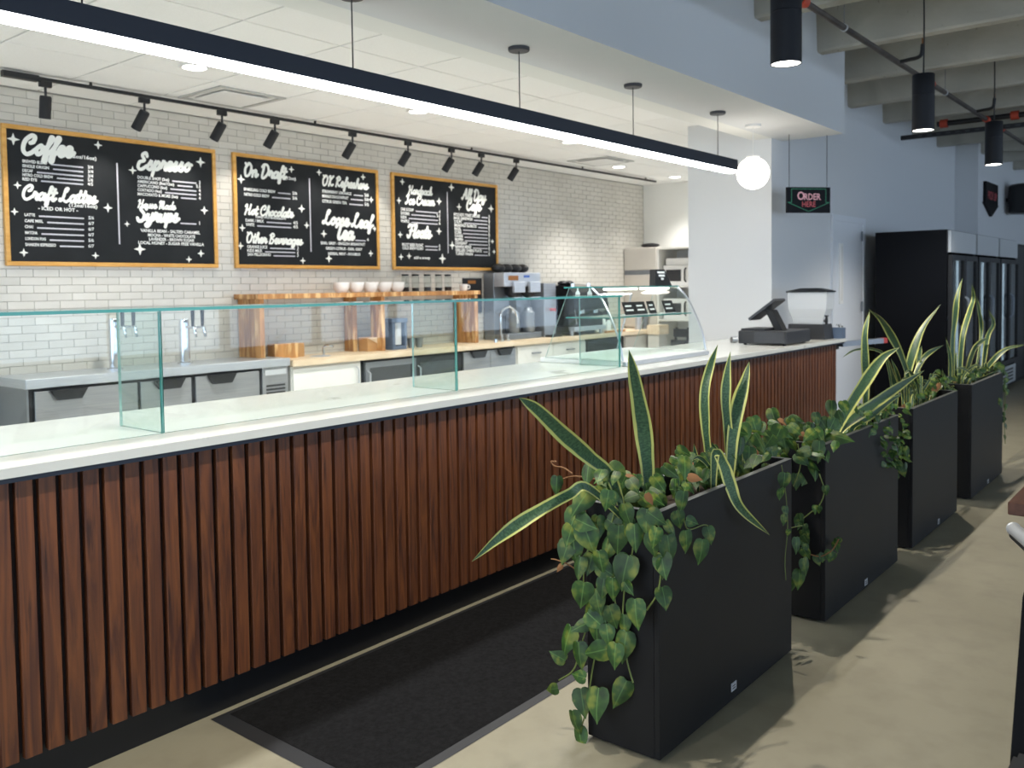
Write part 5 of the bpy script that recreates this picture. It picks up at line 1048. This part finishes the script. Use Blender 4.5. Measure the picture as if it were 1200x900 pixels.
# tap at the sink
p = Q(588, 397, 7.12); fc = thing('sink_faucet', (p.x, 7.12, WZ), 'tall chrome gooseneck faucet on the worktop', 'faucet')
MB().tube([(p.x, 7.13, WZ), (p.x, 7.13, WZ+.32), (p.x+.05, 7.125, WZ+.40), (p.x+.15, 7.11, WZ+.43), (p.x+.24, 7.10, WZ+.38), (p.x+.28, 7.09, WZ+.3), (p.x+.29, 7.09, WZ+.22)], .014, 10).obj('spout', 'chrome', fc, smooth=True)
for dx in (-.0, .12): MB().lathe([(.03, 0), (.03, .03), (.018, .04), (.018, .09), (.0, .09)], (p.x+dx, 7.12, WZ), 14).obj('valve', 'chrome', fc, smooth=True)
MB().lathe([(.025, 0), (.022, .04), (.0, .05)], (p.x-.14, 7.1, WZ), 12).obj('soap_pump', 'chrome', fc, smooth=True)
# coffee brewer
x0, x1 = 8.74, 9.5
cb_ = thing('coffee_brewer', (9.3, 7.35, WZ), 'large stainless steel coffee brewer with two funnels beside the third menu board', 'coffee machine')
bx('back_tower', 'steel_dark', x0, x1, 7.40, 7.57, WZ, 1.80, cb_, .004); bx('head', 'steel', x0, x1, 7.22, 7.40, 1.62, 1.80, cb_, .006); bx('base', 'steel_dark', x0, x1, 7.21, 7.40, WZ, WZ+.08, cb_, .004)
bx('badge', 'blue_logo', x0+.4, x0+.52, 7.216, 7.2199, 1.735, 1.765, cb_); bx('emblem', 'yellow_brown', x0+.08, x0+.28, 7.215, 7.2199, 1.70, 1.76, cb_)
for i, xx in enumerate((9.0, 9.33)):
    bx('funnel_housing', 'steel', xx-.11, xx+.11, 7.17, 7.2145, 1.54, 1.68, cb_, .005)
    MB().lathe([(.04, 0), (.09, .05), (.1, .155), (.0, .155)], (xx, 7.295, 1.46), 18).obj('brew_funnel', 'black', cb_, smooth=True)
    MB().lathe([(.0, 0), (.08, 0), (.09, .02), (.09, .26), (.06, .3), (.05, .33), (.0, .33)], (xx, 7.305, WZ+.081), 18).obj('server', 'steel_dark', cb_, smooth=True)
rk = thing('bag_pile', (9.1, 7.42, 1.80), 'pile of black folded bags on top of the coffee brewer', 'bag')
for i in range(4):
    MB().sphere((8.86+.17*i, 7.42+.01*(i % 2), 1.80+.06), .1, 14, (1, .9, .6)).obj('bag', 'black', rk, smooth=True)
# second brewer unit to the right
sb_ = thing('hot_water_tower', (9.69, 7.35, WZ), 'narrow stainless hot water tower right of the coffee brewer', 'machine')
bx('tower', 'steel_door', 9.55, 9.82, 7.2, 7.5, WZ, 1.66, sb_, .005); bx('drip_tray', 'black', 9.57, 9.8, 7.08, 7.2, WZ, WZ+.03, sb_); MB().cyl((9.69, 7.2, 1.3), (9.69, 7.12, 1.3), .02, seg=10).obj('spigot', 'red', sb_)
# espresso machine
em = thing('espresso_machine', (10.35, 7.3, WZ), 'black espresso machine behind the pastry case', 'espresso machine')
mb = MB().prism([(9.97, 7.1, WZ+.12), (9.97, 7.1, WZ+.3), (9.97, 7.0, WZ+.36), (9.97, 7.02, WZ+.60), (9.97, 7.1, WZ+.67), (9.97, 7.5, WZ+.72), (9.97, 7.55, WZ+.12)], (.85, 0, 0)); mb.obj('body', 'black_gloss', em)
bx('drip_tray', 'steel', 10.0, 10.8, 6.98+.04, 7.12, WZ+.06, WZ+.12, em, .004)
for x in (10.02, 10.74):
    for y in (7.08, 7.48): MB().cyl((x, y, WZ), (x, y, WZ+.121), .025, seg=10).obj('foot', 'steel', em)
for i in range(2):
    xx = 10.22+.34*i; MB().cyl((xx, 7.06, WZ+.37), (xx, 7.06, WZ+.30), .05, seg=16).obj('group_head', 'chrome', em, smooth=True); MB().cyl((xx, 7.06, WZ+.30), (xx, 6.9, WZ+.27), .015, seg=8).obj('portafilter', 'black', em, smooth=True)
MB().tube([(10.0, 7.03, WZ+.4), (9.98, 6.99, WZ+.3), (9.99, 6.98, WZ+.16)], .008, 6).obj('steam_wand', 'chrome', em, smooth=True)
mb = MB()
for i in range(2): mb.sphere((10.18+.16*i, 7.35, WZ+.73), .07, 12, (1, 1, .5))
mb.obj('cup_pads', 'black', em, smooth=True)
for i, (px, m_) in enumerate(((694, 'white_plastic'), (703, 'jar'))):
    p = Q(px, 330, 7.35); g_ = thing('bean_hopper', (p.x, 7.35, WZ), ['white espresso grinder with clear hopper right of the espresso machine', 'second espresso grinder with brown beans near the tall cabinet'][i], 'grinder', 'espresso grinders')
    bx('body', 'black' if i else 'white_plastic', p.x-.09, p.x+.09, 7.25, 7.45, WZ, WZ+.45, g_, .01)
    MB().lathe([(.05, 0), (.09, .16), (.1, .22), (.0, .23)], (p.x, 7.35, WZ+.45), 18).obj('hopper', m_, g_, smooth=True)
    MB().lathe([(.0, .01), (.045, .01), (.075, .1), (.0, .1)], (p.x, 7.35, WZ+.455), 16).obj('beans', 'coffee', g_, smooth=True)
# bottles and canisters on the worktop seen through the pastry case
for i, (px, h, r, m_) in enumerate(((707, .26, .035, 'white_plastic'), (713, .2, .04, 'acrylic'), (719, .22, .035, 'jar'), (748, .32, .05, 'steel'), (756, .26, .05, 'steel_dark'))):
    p = Q(px, 388, 7.16); b_ = thing('canister' if i > 2 else 'syrup_bottle', (p.x, 7.16, WZ), ['white squeeze bottle with red cap seen through the pastry case', 'pale plastic bottle next to the white squeeze bottle', 'clear glass bottle next to the pale plastic bottle', 'tall steel canister at the far end of the worktop', 'shorter steel canister behind the tall one'][i], 'canister' if i > 2 else 'bottle')
    MB().lathe([(.0, 0), (r, 0), (r, h*.7), (r*.5, h*.85), (r*.4, h*.9), (.0, h*.9)] if i < 3 else [(.0, 0), (r, 0), (r, h*.9), (.0, h*.9)], (p.x, 7.16, WZ), 16).obj('body', m_, b_, smooth=True)
    MB().lathe([(.0, h*.9), (r*.45 if i < 3 else r*1.02, h*.9), (r*.4 if i < 3 else r, h), (.0, h)], (p.x, 7.16, WZ), 14).obj('cap', 'red' if i == 0 else ('black' if i < 3 else 'steel_dark'), b_, smooth=True)
p = Q(715, 384, 7.1); tb = bx('cutting_board', 'oak', p.x-.2, p.x+.3, 7.02, 7.08, WZ, WZ+.03, bev=.004, label='small wooden cutting board on the worktop behind the pastry case', cat='board')
# tall cabinet and microwave niche on the side wall
tc_ = thing('tall_cabinet', (12.5, 7.25, 0), 'tall beige cabinet with a handle groove in the bar corner', 'cabinet')
mb = MB(); mb.box(12.22, 12.83, 7.0, WZ*0+7.585, 0, 2.21, .003); mb.obj('body', 'cabinet_beige', tc_)
bx('upper_door', 'cabinet_beige', 12.2, 12.219, 7.005, 7.58, 1.86, 2.2, tc_, .002); bx('lower_door', 'cabinet_beige', 12.2, 12.219, 7.005, 7.58, .96, 1.78, tc_, .002); bx('handle_groove', 'steel_dark', 12.205, 12.219, 7.005, 7.58, 1.785, 1.855, tc_)
bg = MB().sphere((12.45, 7.25, 2.25), .1, 14, (1.2, 1.6, .4)); bg.obj('black_bag', 'black', None, smooth=True, label='flat black bag lying on top of the tall cabinet', cat='bag')
nc = thing('microwave_shelf', (12.5, 6.7, 0), 'white open shelf unit holding microwaves beside the tall cabinet', 'shelf')
mb = MB(); mb.box(12.22, 12.83, 6.97, 6.995, 0, 2.2); mb.box(12.22, 12.83, 6.38, 6.405, 0, 2.2); mb.box(12.22, 12.83, 6.405, 6.97, 2.17, 2.2); mb.box(12.81, 12.83, 6.405, 6.97, 0, 2.17); mb.obj('carcass', 'cabinet_white', nc)
for z in (1.60, 1.08, .55): bx('shelf_board', 'cabinet_white', 12.22, 12.81, 6.405, 6.97, z-.025, z, nc)
for i, z in enumerate((1.60, 1.08)):
    m_ = thing('microwave_oven', (12.5, 6.69, z), ['white microwave oven on the upper shelf', 'white microwave oven on the lower shelf'][i], 'microwave', 'microwaves on the shelf unit')
    bx('case', 'white_plastic', 12.3, 12.75, 6.45, 6.93, z, z+.32, m_, .006); bx('window', 'charcoal', 12.292, 12.2995, 6.62, 6.88, z+.07, z+.25, m_); MB().tube([(12.3, 6.54, z+.06), (12.26, 6.54, z+.09), (12.26, 6.54, z+.24), (12.3, 6.54, z+.27)], .012, 8, False).obj('handle', 'black', m_, smooth=True)
    if i == 0: bx('lid_box', 'white_plastic', 12.32, 12.7, 6.47, 6.9, z+.321, z+.43, m_, .01)
rs_ = thing('wood_riser', (12.0, 6.85, WZ*0), 'pale wood end block at the corner of the worktop', 'block')
bx('block', 'butcher', 11.9, 12.19, 6.78, 6.995, .86, 1.0, rs_); bx('leg', 'cabinet_beige', 11.92, 12.17, 6.80, 6.99, 0, .86, rs_)
hc = thing('folded_chair', (11.7, 6.3, 0), 'black folded chair leaning at the end of the back bar', 'chair')
MB().tube([(11.62, 6.5, 0), (11.72, 6.45, .55), (11.8, 6.42, .98)], .018, 8).obj('leg', 'black', hc, smooth=True); MB().tube([(11.62, 6.2, 0), (11.72, 6.22, .55), (11.8, 6.24, .98)], .018, 8).obj('leg', 'black', hc, smooth=True); MB().box(11.68, 11.71, 6.22, 6.46, .38, .8).obj('seat', 'black_matte', hc); MB().box(11.76, 11.8, 6.22, 6.46, .84, .96).obj('backrest', 'black_matte', hc)

# ================================================================== FOREGROUND TABLE AND STOOL (right edge)
c = AZ(1181, 588, .76)
tbx = thing('cafe_table', (c.x+.35, c.y-.3, 0), 'dark brown wooden table corner at the right edge', 'table')
bx('table_top', 'wood_table', c.x, c.x+.75, c.y-.75, c.y, .71, .76, tbx, .003)
MB().cyl((c.x+.37, c.y-.37, .03), (c.x+.37, c.y-.37, .71), .035, seg=16).obj('pedestal', 'black', tbx, smooth=True); MB().lathe([(.0, .03), (.22, .012), (.25, 0), (.0, 0)], (c.x+.37, c.y-.37, 0), 24).obj('foot_plate', 'black', tbx, smooth=True)
# black chair whose back fills the bottom right corner
ch = thing('black_chair', (2.35, .15, 0), 'black chair back cut off by the bottom right corner', 'chair')
def lean(z): return 2.536+(z-.819)*.39
MB().prism([(lean(.34), .40, .34), (lean(.34)+.05, .40, .34), (lean(.80)+.045, .40, .80), (lean(.84)+.02, .395, .84), (lean(.80), .40, .80)], (0, -.46, 0)).obj('backrest', 'chair_black', ch)
MB().box(lean(.43)-.46, lean(.43)-.002, -.05, .39, .42, .47, .012).obj('seat', 'black_matte', ch)
for y in (.36, -.02):
    MB().cyl((lean(.36)+.02, y, .36), (lean(0)+.09, y, 0), .016, seg=10).obj('leg', 'black', ch, smooth=True); MB().cyl((lean(.43)-.42, y, .42), (lean(.43)-.44, y, 0), .016, seg=10).obj('leg', 'black', ch, smooth=True)
# chair with a chrome arm beside the table
q = AY(1188, 620, .56); q2 = AY(1215, 642, .40)
mc = thing('chrome_arm_chair', (q.x+.1, .3, 0), 'chair with a rounded chrome arm end showing at the right edge', 'chair')
MB().tube([q, q.lerp(q2, .5), q2], .021, 12).obj('arm', 'plate', mc, smooth=True)
MB().sphere(q, .0235, 16).obj('arm_tip', 'plate', mc, smooth=True)
MB().tube([q+Vector((.0, .0, -.022)), q.lerp(q2, .5)+Vector((0, 0, -.022)), q2+Vector((0, 0, -.022))], .014, 10).obj('arm_pad', 'black', mc, smooth=True)
MB().cyl(q2, (q2.x, q2.y, 0), .014, seg=10).obj('leg', 'black', mc, smooth=True); MB().cyl((q2.x+.42, q2.y, .68), (q2.x+.45, q2.y, 0), .014, seg=10).obj('leg', 'black', mc, smooth=True)
MB().cyl((q2.x, q2.y-.45, .45), (q2.x, q2.y-.45, 0), .014, seg=10).obj('leg', 'black', mc, smooth=True); MB().cyl((q2.x+.42, q2.y-.45, .45), (q2.x+.45, q2.y-.45, 0), .014, seg=10).obj('leg', 'black', mc, smooth=True)
bx('seat', 'black_matte', q2.x-.02, q2.x+.44, q2.y-.47, q2.y-.02, .43, .47, mc, .01)
